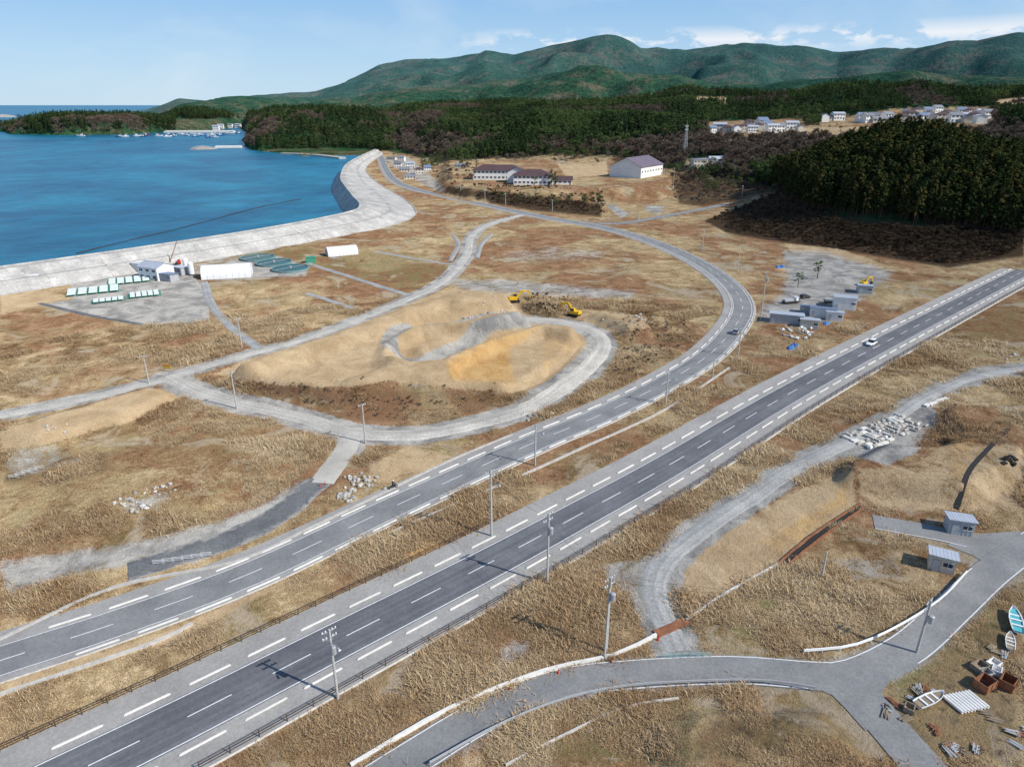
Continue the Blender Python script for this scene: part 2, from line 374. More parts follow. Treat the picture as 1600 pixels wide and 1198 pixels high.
M['rock']=simple('quarry_rock',(.46,.43,.39),.9,.3,1.2,rnd=.35,bump=.6)
M['rust']=simple('rusty_steel',(.26,.11,.055),.85,.35,1.5)
M['wood']=simple('weathered_wood',(.30,.24,.17),.85,.25,1.5,rnd=.2)
M['bark']=simple('cedar_bark',(.075,.048,.034),.9,.25,1.0,rnd=.2)
M['barkg']=simple('grey_bark',(.20,.165,.14),.9,.25,1.0,rnd=.2)
M['wire']=simple('cable',(.06,.06,.06),.6,.1,1)
M['cloth']=simple('dark_clothing',(.03,.035,.06),.9,.2,5)
M['silver']=simple('silver_paint',(.42,.44,.46),.35,.05,1,spec=.5,metal=.3)
M['cedar']=foliage('cedar_foliage',[(.2,(.022,.042,.017)),(.45,(.048,.068,.023)),(.65,(.080,.088,.028)),(.85,(.12,.095,.034))])
M['cedard']=foliage('dark_conifer_foliage',[(.2,(.024,.056,.024)),(.5,(.044,.088,.034)),(.8,(.090,.122,.042))])
M['pine']=foliage('pine_foliage',[(.2,(.05,.095,.032)),(.5,(.085,.14,.045)),(.8,(.13,.17,.06))])
M['twig']=foliage('bare_twigs',[(.2,(.115,.08,.06)),(.5,(.175,.13,.10)),(.8,(.24,.19,.145))],dark=.65)
M['twigd']=foliage('dark_brush_twigs',[(.2,(.05,.034,.024)),(.5,(.09,.062,.042)),(.8,(.13,.095,.06))],dark=.7)
M['straw']=foliage('dry_grass_blades',[(.05,(.24,.14,.075)),(.3,(.38,.25,.135)),(.55,(.54,.40,.235)),(.85,(.70,.57,.37))],scale=.6,dark=.75,world=True)
# ------------------------------------------------------------------ mesh builder
class MB:
    def __init__(s): s.v=[];s.f=[];s.m=[]
    def add(s,vs,fs,m=0):
        b=len(s.v); s.v+= [tuple(map(float,q)) for q in vs]
        for f in fs: s.f.append(tuple(b+i for i in f)); s.m.append(m)
    def box(s,c,d,rz=0,m=0,taper=1.0):
        hx,hy,hz_=d[0]/2,d[1]/2,d[2]/2; cs,sn=math.cos(rz),math.sin(rz)
        vs=[]
        for z,k in ((-hz_,1.0),(hz_,taper)):
            for x,y in ((-hx,-hy),(hx,-hy),(hx,hy),(-hx,hy)):
                x*=k;y*=k
                vs.append((c[0]+x*cs-y*sn,c[1]+x*sn+y*cs,c[2]+z))
        s.add(vs,[(0,3,2,1),(4,5,6,7),(0,1,5,4),(1,2,6,5),(2,3,7,6),(3,0,4,7)],m)
    def cyl(s,p0,p1,r0,r1=None,n=8,m=0,cap=True):
        r1=r0 if r1 is None else r1
        p0=Vector(p0);p1=Vector(p1);ax=(p1-p0)
        if ax.length<1e-6: return
        ax.normalize(); q=ax.to_track_quat('Z','Y').to_matrix()
        vs=[]
        for p,r in ((p0,r0),(p1,r1)):
            for i in range(n):
                a=2*math.pi*i/n; vs.append(p+q@Vector((r*math.cos(a),r*math.sin(a),0)))
        fs=[(i,(i+1)%n,n+(i+1)%n,n+i) for i in range(n)]
        if cap: fs+=[tuple(range(n))[::-1],tuple(range(n,2*n))]
        s.add(vs,fs,m)
    def prism(s,prof,y0,y1,m=0):
        n=len(prof); vs=[(x,y0,z) for x,z in prof]+[(x,y1,z) for x,z in prof]
        fs=[(i,(i+1)%n,n+(i+1)%n,n+i) for i in range(n)]+[tuple(range(n))[::-1],tuple(range(n,2*n))]
        s.add(vs,fs,m)
    def loft(s,rings,m=0,cap=True,closed=True):
        n=len(rings[0]); vs=[q for r in rings for q in r]; fs=[]
        for i in range(len(rings)-1):
            for j in range(n if closed else n-1):
                a=i*n+j;b=i*n+(j+1)%n; fs.append((a,b,b+n,a+n))
        if cap: fs+=[tuple(range(n))[::-1],tuple(range((len(rings)-1)*n,len(rings)*n))]
        s.add(vs,fs,m)
    def build(s,name,mats,smooth=False):
        me=bpy.data.meshes.new(name); me.from_pydata(s.v,[],s.f)
        for q in mats: me.materials.append(M[q] if isinstance(q,str) else q)
        me.polygons.foreach_set('material_index',s.m)
        if smooth: me.polygons.foreach_set('use_smooth',[True]*len(s.f))
        me.update(); return me
COL=S.collection
CLR=[]; RAD={'tank':9,'tent':9,'building':7,'school':10,'rack':9,'shed':4,'boat':3.4,'excavator':3,'car':2.5,'crate':2.2,'timber':1.4,'rock':.7,'pipe':1.2,'bag':1.5,'barrier':1.2,'building material':1.5,'concrete block':1.5,'tarpaulin':2,'sign':2,'crane truck':5,'silo':2,'truck':5}
def ob(name,data,loc=(0,0,0),rz=0,parent=None,scale=1,label=None,category=None,group=None,kind=None,rot=None):
    o=bpy.data.objects.new(name,data); COL.objects.link(o)
    o.location=loc; o.rotation_euler=rot if rot else (0,0,rz)
    o.scale=(scale,)*3 if not isinstance(scale,(tuple,list)) else scale
    if parent is not None: o.parent=parent
    elif category in RAD: CLR.append((loc[0],loc[1],RAD[category]))
    if label:o['label']=label
    if category:o['category']=category
    if group:o['group']=group
    if kind:o['kind']=kind
    return o
def spawn(T,loc,rz=0,label=None,scale=1,group=None):
    top=ob(T[0],None,loc,rz,scale=scale,label=label or T[2],category=T[1],group=group)
    top.empty_display_size=.5
    def rec(parts,par):
        for p in parts:
            o=ob(p[0],p[1],p[2] if len(p)>2 else (0,0,0),parent=par)
            if len(p)>3: rec(p[3],o)
    rec(T[3],top); return top
# ------------------------------------------------------------------ GROUND SHEET
ys=np.arange(1330,232,-2.0)
dr=[HC/math.tan(TH+math.atan((y-599)/F)) for y in ys]
r2=dr[-1]
while r2<11000: r2*=1.0105; dr.append(r2)
dr=np.array([22.0,28.0]+[d for d in dr if d>30])
az=np.linspace(math.radians(-52),math.radians(52),940)
RR,AA=np.meshgrid(dr,az,indexing='ij')
GX=(RR*np.sin(AA)).ravel(); GY=(RR*np.cos(AA)).ravel()
GZ=hfun(GX,GY)
tick('height')
ZG=[([(112,441),(205,425),(300,428),(322,455),(328,500),(240,508),(130,490),(62,476),(112,468)],1,2),
 ([(1222,390),(1290,392),(1400,424),(1385,440),(1330,482),(1300,505),(1190,505),(1185,478),(1218,462),(1228,430)],.74,6),
 ([(1290,722),(1330,712),(1390,726),(1432,706),(1468,665),(1462,640),(1430,630),(1370,645),(1320,672),(1270,705)],1,1.5),
 ([(0,875),(200,845),(330,815),(400,790),(470,745),(505,762),(430,812),(370,850),(300,880),(250,872),(100,905),(0,935)],.74,3),
 ([(700,436),(790,434),(1000,453),(985,470),(820,462),(720,455)],.62,4),
 ([(930,880),(1000,870),(1020,960),(1000,985),(965,930)],.6,1.5),
 ([(1290,872),(1400,865),(1420,905),(1330,915)],.5,2),
 ([(750,1050),(790,1000),(840,990),(830,1030),(770,1062)],.55,2),
 ([(1460,605),(1520,572),(1600,566),(1600,590),(1520,600)],.75,2),
 ([(780,395),(860,380),(960,390),(940,410),(800,412)],.42,4),
 ([(372,402),(400,396),(440,400),(484,416),(478,432),(440,434),(330,440),(318,425)],.7,2),([(505,392),(550,380),(565,392),(520,408)],.6,2),
 ([(590,246),(622,262),(660,290),(690,302),(700,296),(660,262),(640,245)],.6,4),
 ([(955,318),(985,335),(970,340),(948,322)],1,2),([(1010,320),(1040,322),(1030,335),(1008,330)],.8,2),
 ([(0,700),(90,690),(140,720),(60,745),(0,740)],.45,2),([(180,790),(260,760),(270,780),(200,812)],.5,2),([(250,440),(330,400),(400,395),(330,430)],.5,3),([(285,197),(385,196),(385,203),(285,207)],.9,8),
 ([(520,668),(545,660),(640,672),(575,694),(565,715),(525,700)],.8,2)]
ZT=[([(335,585),(400,552),(500,524),(600,490),(700,450),(790,458),(830,492),(930,508),(946,530),(890,590),(800,615),(690,604),(600,594),(560,604),(450,604)],1,2),
 ([(0,672),(110,640),(230,604),(300,612),(200,660),(80,692),(0,705)],.9,2),
 ([(0,458),(60,452),(112,462),(70,476),(0,492)],.9,2),
 ([(575,722),(640,694),(705,712),(650,765),(575,752)],.7,2),
 ([(1075,945),(1060,905),(1090,850),(1150,815),(1300,735),(1335,728),(1340,790),(1215,880),(1085,965)],.8,2),
 ([(1340,790),(1500,806),(1600,800),(1600,690),(1480,690),(1430,720),(1335,728)],.6,2),
 ([(0,1064),(270,982),(440,905),(450,912),(280,1000),(0,1085)],.8,1),
 ([(1225,380),(1310,388),(1380,410),(1330,412),(1240,400)],.8,2),
 ([(900,478),(1010,492),(1020,515),(950,520),(900,500)],.6,2),([(1200,405),(1290,400),(1330,440),(1240,470)],.5,4),
 ([(1080,152),(1140,153),(1135,162),(1090,164)],.8,5),([(1190,200),(1350,198),(1500,198),(1490,208),(1340,212),(1220,214)],.9,5),
 ([(1550,158),(1600,150),(1600,160),(1560,166)],.8,5),([(870,256),(948,252),(950,274),(885,278)],.9,4),
 ([(1300,880),(1420,850),(1480,890),(1430,930),(1330,935)],.5,2),([(120,760),(300,700),(420,740),(200,830)],.36,6),([(1240,470),(1500,600),(1300,690)],.34,8)]
ZO=[([(693,566),(760,530),(850,508),(800,545),(805,600),(702,597)],.75,4),
 ([(1180,845),(1300,775),(1315,735),(1335,755),(1330,790),(1215,878)],.5,3),([(1480,690),(1530,680),(1520,740),(1480,760)],.45,2),
 ([(610,865),(680,838),(705,848),(640,880)],.6,2),([(740,430),(800,425),(790,440),(730,440)],.4,2),
 ([(850,506),(925,525),(905,545),(850,590),(840,560)],.42,3)]
ZN=[([(480,412),(640,455),(710,420),(640,398),(560,390)],.8,4),([(1120,930),(1400,915),(1460,960),(1260,1020),(1080,1000)],1,3),
 ([(300,400),(470,380),(520,400),(400,450)],.8,4),([(820,1100),(1080,1090),(1100,1198),(800,1198)],.8,3),([(1380,1050),(1560,900),(1600,900),(1600,960),(1400,1120)],.8,3),
 ([(780,1075),(900,1020),(1000,1010),(900,1050)],.6,3),([(1160,1090),(1300,1110),(1350,1198),(1100,1198)],.6,3),([(1300,560),(1600,470),(1600,560)],.6,4),([(640,480),(820,460),(820,480),(650,500)],.4,2),([(0,700),(400,660),(480,700),(300,840),(0,860)],.4,5)]
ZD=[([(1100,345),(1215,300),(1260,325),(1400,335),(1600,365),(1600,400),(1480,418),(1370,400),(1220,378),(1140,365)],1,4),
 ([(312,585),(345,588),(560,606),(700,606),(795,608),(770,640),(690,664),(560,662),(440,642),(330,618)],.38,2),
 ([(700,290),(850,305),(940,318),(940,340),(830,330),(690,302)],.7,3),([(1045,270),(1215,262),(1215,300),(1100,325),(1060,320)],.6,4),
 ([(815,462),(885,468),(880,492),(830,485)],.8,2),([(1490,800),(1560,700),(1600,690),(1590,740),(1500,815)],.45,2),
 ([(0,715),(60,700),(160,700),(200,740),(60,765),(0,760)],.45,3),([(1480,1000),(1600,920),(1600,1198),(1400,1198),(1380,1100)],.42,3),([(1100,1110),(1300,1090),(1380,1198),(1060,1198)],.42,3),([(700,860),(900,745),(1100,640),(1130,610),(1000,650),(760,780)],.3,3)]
FB_x=[300,380,480,560,600,640,700,740,860,950,1040,1100,1215,1260,1400,1600,1800]
FB_y=[240,240,246,244,236,242,250,248,242,240,262,268,298,330,346,374,390]
FEX=[[(1105,190),(1255,186),(1264,216),(1180,222),(1100,222)],[(1200,198),(1350,195),(1440,196),(1430,218),(1210,222)],
     [(1278,184),(1345,178),(1400,170),(1545,166),(1560,205),(1480,213),(1340,212),(1284,204)],
     [(1080,151),(1142,152),(1135,164),(1088,165)],[(1550,157),(1620,150),(1620,160),(1560,167)],[(1075,246),(1135,246),(1130,268),(1065,268)]]
def zone(px,py,w,lst):
    out=np.zeros(px.shape)
    for poly,st,soft in lst:
        xs=[p[0] for p in poly];ysx=[p[1] for p in poly]
        b=np.where((px>min(xs)-30)&(px<max(xs)+30)&(py>min(ysx)-30)&(py<max(ysx)+30))[0]
        if not len(b): continue
        sd=sdpoly(px[b],py[b],poly)/(F/w[b])
        out[b]=np.maximum(out[b],st*sstep(-soft*.6,soft*.6,sd))
    return out
def forest(px,py,x,y,d):
    f=sstep(3,-3,py-np.interp(px,FB_x,FB_y)+ (fbm(x/25,y/25,3,91)-.5)*6)
    f*=(d>330)
    for poly in FEX:
        xs=[p[0] for p in poly];ysx=[p[1] for p in poly]
        b=np.where((px>min(xs))&(px<max(xs))&(py>min(ysx))&(py<max(ysx))&(d<2600)&(d>650))[0]
        if len(b): f[b]*=1-(sdpoly(px[b],py[b],poly)>0)
    return f
def zones(x,y,z,fo=True):
    px,py,w=proj(x,y,z); d=np.hypot(x,y)
    return zone(px,py,w,ZG),zone(px,py,w,ZT),zone(px,py,w,ZO),zone(px,py,w,ZN),zone(px,py,w,ZD),(forest(px,py,x,y,d) if fo else None)
g,t,o_,n_,k_,f_=zones(GX,GY,GZ)
gd=np.minimum(segdist(GX,GY,dec(E),8),segdist(GX,GY,dec(Fr),8)-.6)
g=np.maximum(g,.95*sstep(5.2,2.8,gd))
gd=np.minimum(segdist(GX,GY,dec(Dr),8),segdist(GX,GY,dec(Dr2),8)); g=np.maximum(g,.9*sstep(4.6,2.3,gd))
gd=segdist(GX,GY,dec(C),6); g=np.maximum(g,.5*sstep(4.2,2.3,gd))
LP=PP([(800,500),(720,511),(660,517),(622,527),(608,543),(622,556),(660,556),(700,543),(740,527),(800,512),(860,503)],1.5)
gd=segdist(GX,GY,sm(LP,4),8); g=np.maximum(g,.9*sstep(3.6,1.4,gd))
nr,nc=RR.shape
me=bpy.data.meshes.new('ground')
nv=nr*nc; me.vertices.add(nv); me.vertices.foreach_set('co',np.stack([GX,GY,GZ],1).ravel().astype(np.float32))
idx=np.arange(nv).reshape(nr,nc)
q=np.stack([idx[:-1,:-1],idx[:-1,1:],idx[1:,1:],idx[1:,:-1]],-1).reshape(-1,4)[:, ::-1]
nf=len(q); me.loops.add(nf*4); me.loops.foreach_set('vertex_index',q.ravel().astype(np.int32))
me.polygons.add(nf); me.polygons.foreach_set('loop_start',np.arange(0,nf*4,4,dtype=np.int32)); me.polygons.foreach_set('loop_total',np.full(nf,4,np.int32))
me.polygons.foreach_set('use_smooth',np.ones(nf,bool))
me.update(calc_edges=True)
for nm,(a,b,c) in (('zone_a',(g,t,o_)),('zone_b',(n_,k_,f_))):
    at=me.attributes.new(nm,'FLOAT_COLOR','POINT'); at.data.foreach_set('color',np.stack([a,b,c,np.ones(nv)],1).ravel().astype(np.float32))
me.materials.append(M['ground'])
ob('ground',me,kind='structure')
# ------------------------------------------------------------------ SEA
def sea_mat():
    m,nt,o=mat('sea_water'); L=nt.links
    geo=N(nt,'ShaderNodeNewGeometry'); pos=geo.outputs['Position']
    w1=noise(nt,pos,.35,4,.6); w2=noise(nt,pos,.035,4,.6,.8); w3=noise(nt,pos,.004,4,.6,1.5)
    c=mix(nt,ramp(nt,[(.38,(0,0,0)),(.62,(1,1,1))],w3).outputs[0],(.002,.095,.185),(.010,.185,.290))
    k=ramp(nt,[(.38,(.85,)*3),(.62,(1.18,)*3)],w2); c=mix(nt,1,c,k.outputs[0],'MULTIPLY')
    b=N(nt,'ShaderNodeBsdfPrincipled'); L.new(c,b.inputs['Base Color']); b.inputs['Roughness'].default_value=.30; b.inputs['IOR'].default_value=1.33
    b.inputs['Specular IOR Level'].default_value=.2
    bp=N(nt,'ShaderNodeBump'); bp.inputs['Strength'].default_value=.6; bp.inputs['Distance'].default_value=.8
    L.new(math_(nt,'MULTIPLY_ADD',w2,3.0,w1),bp.inputs['Height']); L.new(bp.outputs[0],b.inputs['Normal']); L.new(b.outputs[0],o.inputs[0]); return m
M['sea']=sea_mat()
mb=MB()
mb.add([(-70000,-3000,-2),(60000,-3000,-2),(60000,80000,-2),(-70000,80000,-2)],[(0,1,2,3)])
ob('sea_water',mb.build('sea_water',['sea']),kind='structure')
# ------------------------------------------------------------------ ROADS
def road(name,segs,zb,kind='structure',drape=False,wav=0):
    vs=[];fs=[];mi=[];uvs=[];names=[]
    for pts,o1,o2,dz,mn in segs:
        if mn not in names: names.append(mn)
        a=np.array(pts);nn=normals(pts); L=np.concatenate([[0],np.cumsum(np.linalg.norm(np.diff(a,axis=0),axis=1))])
        k=5 if drape else 2
        offs=np.linspace(o1,o2,k)
        b=len(vs)
        for j in range(k):
            oo=np.full(len(a),offs[j])
            if wav and j in (0,k-1): oo=oo+(fbm(L*.22+j*31,L*0+3.3,3,7)-.5)*2*wav
            cc=a+nn*oo[:,None]
            z=hfun(cc[:,0],cc[:,1]) if drape else np.zeros(len(cc))
            if wav and j in (0,k-1): z=z-.16-zb
            for i in range(len(cc)): vs.append((cc[i,0],cc[i,1],z[i]+zb+dz)); uvs.append((L[i],offs[j]))
        n=len(a)
        for j in range(k-1):
            for i in range(n-1):
                fs.append((b+j*n+i,b+j*n+i+1,b+(j+1)*n+i+1,b+(j+1)*n+i)); mi.append(names.index(mn))
    me=bpy.data.meshes.new(name); me.from_pydata(vs,[],fs)
    for q_ in names: me.materials.append(M[q_])
    me.polygons.foreach_set('material_index',mi); me.polygons.foreach_set('use_smooth',[True]*len(fs))
    ul=me.uv_layers.new(name='UVMap'); lv=np.zeros(len(me.loops),np.int32); me.loops.foreach_get('vertex_index',lv)
    ul.data.foreach_set('uv',np.array(uvs)[lv].ravel().astype(np.float32)); me.update()
    return ob(name,me,kind=kind)
def sub(pts,s0,s1):
    a=np.array(pts); cum=np.concatenate([[0],np.cumsum(np.linalg.norm(np.diff(a,axis=0),axis=1))])
    s1=min(s1,cum[-1]); ss=np.concatenate([[s0],cum[(cum>s0+.05)&(cum<s1-.05)],[s1]])
    return [(np.interp(s,cum,a[:,0]),np.interp(s,cum,a[:,1])) for s in ss]
def length(pts): a=np.array(pts); return float(np.linalg.norm(np.diff(a,axis=0),axis=1).sum())
def dashes(pts,o,w,on,offl,dz,s0=0,s1=None):
    L=length(pts) if s1 is None else s1; s=s0; out=[]
    while s+on<L:
        out.append((sub(pts,s,s+on),o-w/2,o+w/2,dz,'paint')); s+=on+offl
    return out
def edgeline(pts,o,w,dz,gaps):
    """solid edge line broken where side roads join"""
    L=length(pts); out=[]; run=None; s=0
    mid=off(pts,o); 
    while s<L-1:
        p=sub(pts,s,s+1)[0]; nn=None
        ok=all(math.hypot(p[0]-gx,p[1]-gy)>gr for gx,gy,gr in gaps)
        if ok and run is None: run=s
        if not ok and run is not None:
            out.append((sub(pts,run,s),o-w/2,o+w/2,dz,'paint')); run=None
        s+=1
    if run is not None: out.append((sub(pts,run,L),o-w/2,o+w/2,dz,'paint'))
    return [q for q in out if len(q[0])>1]
segs=[(A,-3.6,3.6,0,'asphalt'),(A,3.6,8.1,0,'shoulder'),(A,-8.1,-3.6,0,'shoulder'),(A,3.3,3.45,.012,'paint'),(A,-3.45,-3.3,.012,'paint')]+dashes(A,0,.15,5,5,.012)
road('road',segs,.16)
def bank(name,pts,o_in,o_out,z,mn='shoulder'):
    a=np.array(pts);nn=normals(pts); i_=a+nn*o_in; u=a+nn*o_out; n=len(a)
    vs=[(p[0],p[1],z) for p in i_]+[(p[0],p[1],-.35) for p in u]
    fs=[(i,i+1,n+i+1,n+i) for i in range(n-1)]
    mb=MB(); mb.add(vs,fs); ob(name,mb.build(name,[mn]),kind='structure')
bank('road_embankment',A,8.1,8.6,.16,'concrete'); bank('road_embankment',A,-8.1,-8.6,.16,'concrete')
segs=[(B,-3.2,3.2,0,'asphalt_old'),(B,3.2,6.2,0,'shoulder'),(B,-4.3,-3.2,0,'shoulder'),(B,2.95,3.08,.012,'paint'),(B,-3.08,-2.95,.012,'paint')]+dashes(B,0,.14,5,5,.012)
road('road',segs,.14)
bank('road_embankment',B,6.2,6.7,.14,'concrete'); bank('road_embankment',B,-4.3,-4.8,.14,'concrete')
j1=P(1345,1058); j2=P(1570,868)
road('side_road',[(C,-2.4,2.4,0,'asphalt_old')]+edgeline(C,2.2,.12,.012,[(*j2,8)])+edgeline(C,-2.2,.12,.012,[(*j1,8)]),.12)
road('side_road',[(C2,-2.5,2.5,0,'asphalt_old')],.10)
road('side_road',[(C3,-2.2,2.4,0,'asphalt_old'),(sub(C3,7,length(C3)),2.15,2.27,.012,'paint')],.08)
def fan(pl,z): 
    mb=MB(); mb.add([(x,y,z) for x,y in pl],[tuple(range(len(pl)))[::-1]]); ob('paved_apron',mb.build('paved_apron',['asphalt_old']),kind='structure')
fan(PP([(1230,1068),(1270,1074),(1300,1086),(1322,1108),(1352,1142),(1398,1130),(1382,1104),(1378,1082),(1392,1062),(1420,1036),(1440,1012),(1340,1040)]),.09)
fan(PP([(1500,836),(1560,832),(1640,828),(1660,840),(1570,905),(1548,885),(1520,868),(1480,852)]),.07)
road('side_road',[(N1,-3,3,0,'asphalt_old'),(N1,-.08,.08,.012,'paint')],.10)
road('gravel_track',[(E,-2.9,2.9,0,'gravelroad')],.10,drape=True,wav=.9)
road('gravel_track',[(Fr,-3.4,3.4,0,'gravelroad')],.12,drape=True,wav=1.2)
road('concrete_apron',[(Gr,-3.2,3.6,0,'apron')],.10,drape=True,wav=.5)
road('gravel_track',[(Hr,-2.2,2.2,0,'gravelgrey')],.10,drape=True,wav=.6)
road('gravel_track',[(Dr,-2.7,2.6,0,'gravelgrey')],.10,drape=True,wav=.9)
road('gravel_track',[(Dr2,-2.2,2.2,0,'gravelgrey')],.10,drape=True,wav=.8)
road('service_path',[(SP,-4.2,4.2,0,'darkgravel')],.08,drape=True,wav=1.8)
for pl,w,mn in ((PP([(478,410),(560,437),(640,462)]),1.8,'gravelgrey'),(PP([(480,459),(530,474),(582,491)]),1.7,'gravelgrey'),(PP([(585,393),(650,404),(712,414)]),1.4,'gravelgrey'),
    (PP([(62,474),(130,490),(235,508),(330,503)]),1.3,'darkgravel'),(PP([(703,408),(716,382),(708,368)]),1.6,'gravelgrey'),(PP([(745,404),(752,382),(768,366)]),1.6,'gravelgrey')):
    p=sm(pl,2); road('service_path',[(p,-w,w,0,mn)],.18,drape=True,wav=.35)
def wallrun(name,pts,w,h,mn,label,cat,kind=None,z0=-.3):
    p=sm(pts,2.5); a=np.array(p); nn=normals(p); zz=hfun(a[:,0],a[:,1]); n=len(a)
    l=a+nn*w/2;r=a-nn*w/2
    rings=[[(l[i][0],l[i][1],zz[i]+z0),(l[i][0],l[i][1],zz[i]+h),(r[i][0],r[i][1],zz[i]+h),(r[i][0],r[i][1],zz[i]+z0)] for i in range(n)]
    mb=MB(); mb.loft(rings)
    if kind: return ob(name,mb.build(name,[mn]),kind=kind)
    return ob(name,mb.build(name,[mn]),label=label,category=cat)
wallrun('gutter',PP([(-60,1022),(0,1000),(180,918),(370,878),(480,828),(560,790),(700,722),(800,680)]),.5,.3,'concrete','','',kind='structure')
wallrun('gutter',PP([(-60,1108),(0,1086),(240,1005),(300,975)]),.5,.3,'concrete','','',kind='structure')
wallrun('gutter',PP([(560,858),(650,815),(760,768),(900,705),(1040,640),(1140,575)]),.45,.3,'concrete','','',kind='structure')
wallrun('low_wall',PP([(548,1198),(700,1110),(850,1050),(960,1025),(1025,994)]),.35,.5,'whiteconc','low white concrete kerb wall along the side road','wall')
wallrun('low_wall',PP([(1072,970),(1140,925),(1215,880)]),.35,.35,'whiteconc','low white concrete channel edge across dry grass','wall')
wallrun('low_wall',PP([(790,1198),(900,1140),(980,1105),(1060,1092)]),.2,.3,'concrete','thin pale concrete edge in tall dry grass','wall')
wallrun('ditch',PP([(1215,880),(1270,835),(1345,787)]),.25,.3,'rust','','',kind='structure')
wallrun('ditch',PP([(1228,884),(1283,840),(1350,794)]),.25,.3,'rust','','',kind='structure')
wallrun('ditch',PP([(1222,882),(1277,837),(1348,791)]),.7,.12,'rubber','','',kind='structure')
wallrun('ditch',PP([(1495,795),(1510,755),(1545,715),(1570,690)]),.8,.1,'rubber','','',kind='structure')
wallrun('ditch',PP([(1025,992),(1075,970)]),1.3,.25,'rust','','',kind='structure')
# ------------------------------------------------------------------ SEA WALL
def wall_mat():
    m,nt,o=mat('seawall_concrete'); L=nt.links
    uv=N(nt,'ShaderNodeUVMap'); geo=N(nt,'ShaderNodeNewGeometry')
    br=N(nt,'ShaderNodeTexBrick'); br.inputs['Scale'].default_value=.25; br.offset=0
    br.inputs['Color1'].default_value=(.55,.53,.49,1); br.inputs['Color2'].default_value=(.48,.46,.425,1); br.inputs['Mortar'].default_value=(.34,.325,.30,1)
    br.inputs['Mortar Size'].default_value=.012; br.inputs['Brick Width'].default_value=.9; br.inputs['Row Height'].default_value=.6
    L.new(uv.outputs[0],br.inputs['Vector'])
    n=noise(nt,geo.outputs['Position'],.10,5,.7); k=ramp(nt,[(.36,(.74,)*3),(.64,(1.14,)*3)],n)
    n2=noise(nt,geo.outputs['Position'],1.2,4,.7); k2=ramp(nt,[(.35,(.85,)*3),(.65,(1.12,)*3)],n2)
    c=mix(nt,1,mix(nt,1,br.outputs[0],k.outputs[0],'MULTIPLY'),k2.outputs[0],'MULTIPLY')
    b=N(nt,'ShaderNodeBsdfDiffuse'); L.new(c,b.inputs[0]); L.new(b.outputs[0],o.inputs[0]); return m
M['seawall']=wall_mat()
a=np.array(crest); n=len(a); Ls=np.concatenate([[0],np.cumsum(np.linalg.norm(np.diff(a,axis=0),axis=1))])
prof=[]
for i in range(n):
    fw=footw[i]
    prof.append([(12,-5.5),(2.2,6.6),(2.2,7.5),(1.8,7.5),(1.8,7.0),(-2.2,7.0),(-2.0-fw*.45,3.9),(-2.0-fw*.45-2.4,3.85),(-2.0-fw,.0),(-2.4-fw,.35),(-2.9-fw,.35),(-2.95-fw,-.6)])
vs=[];uvs=[]
for i in range(n):
    acc=0;pv=None
    for o1,z in prof[i]:
        q_=a[i]+nrm[i]*o1
        if pv is not None: acc+=math.hypot(o1-pv[0],z-pv[1])
        pv=(o1,z); vs.append((q_[0],q_[1],z)); uvs.append((Ls[i],acc))
k=len(prof[0]); fs=[(i*k+j,(i+1)*k+j,(i+1)*k+j+1,i*k+j+1) for i in range(n-1) for j in range(k-1)]
me=bpy.data.meshes.new('seawall'); me.from_pydata(vs,[],fs); me.materials.append(M['seawall'])
ul=me.uv_layers.new(name='UVMap'); lv=np.zeros(len(me.loops),np.int32); me.loops.foreach_get('vertex_index',lv); ul.data.foreach_set('uv',np.array(uvs)[lv].ravel().astype(np.float32)); me.update()
sw=ob('seawall',me,label='long pale concrete seawall with panelled sloping face',category='seawall')
for s_ in (60,150,235,330):
    j=int(np.argmin(abs(Ls-s_))); fw=footw[j]; mbx=MB()
    nn=nrm[j]; tt=np.array([nn[1],-nn[0]]); rings=[]
    for o1,z in ((-2.0,7.15),(-2.0-fw*.45,4.1),(-2.0-fw*.45-1.6,4.05),(-2.0-fw,.3)):
        c_=a[j]+nn*o1; rings.append([(c_[0]+tt[0]*1.0,c_[1]+tt[1]*1.0,z),(c_[0]-tt[0]*1.0,c_[1]-tt[1]*1.0,z),(c_[0]-tt[0]*1.0,c_[1]-tt[1]*1.0,z-1),(c_[0]+tt[0]*1.0,c_[1]+tt[1]*1.0,z-1)])
    mbx.loft(rings); ob('stairs',mbx.build('stairs',['concrete']),parent=sw)
p=sm(PP([(120,396),(200,376),(300,352),(400,325),(470,311)],-2),10); aa=np.array(p); nn=normals(p)
mb=MB(); mb.loft([[(*(aa[i]+nn[i]*.7),-3),(*(aa[i]+nn[i]*.4),-1.75+.12*math.sin(i*1.7)),(*(aa[i]-nn[i]*.4),-1.75+.12*math.cos(i)),(*(aa[i]-nn[i]*.7),-3)] for i in range(len(p))])
ob('breakwater',mb.build('breakwater',['dark']),label='low dark breakwater just above the sea',category='breakwater')
p=sm(PP([(440,240),(470,241),(500,243),(535,247)],-1),10); aa=np.array(p); nn=normals(p)
mb=MB(); mb.loft([[(*(aa[i]+nn[i]*5),-4),(*(aa[i]+nn[i]*5),0),(*(aa[i]-nn[i]*5),0),(*(aa[i]-nn[i]*5),-4)] for i in range(len(p))])
ob('quay',mb.build('quay',['concrete']),label='narrow concrete quay along the wooded shore',category='quay')
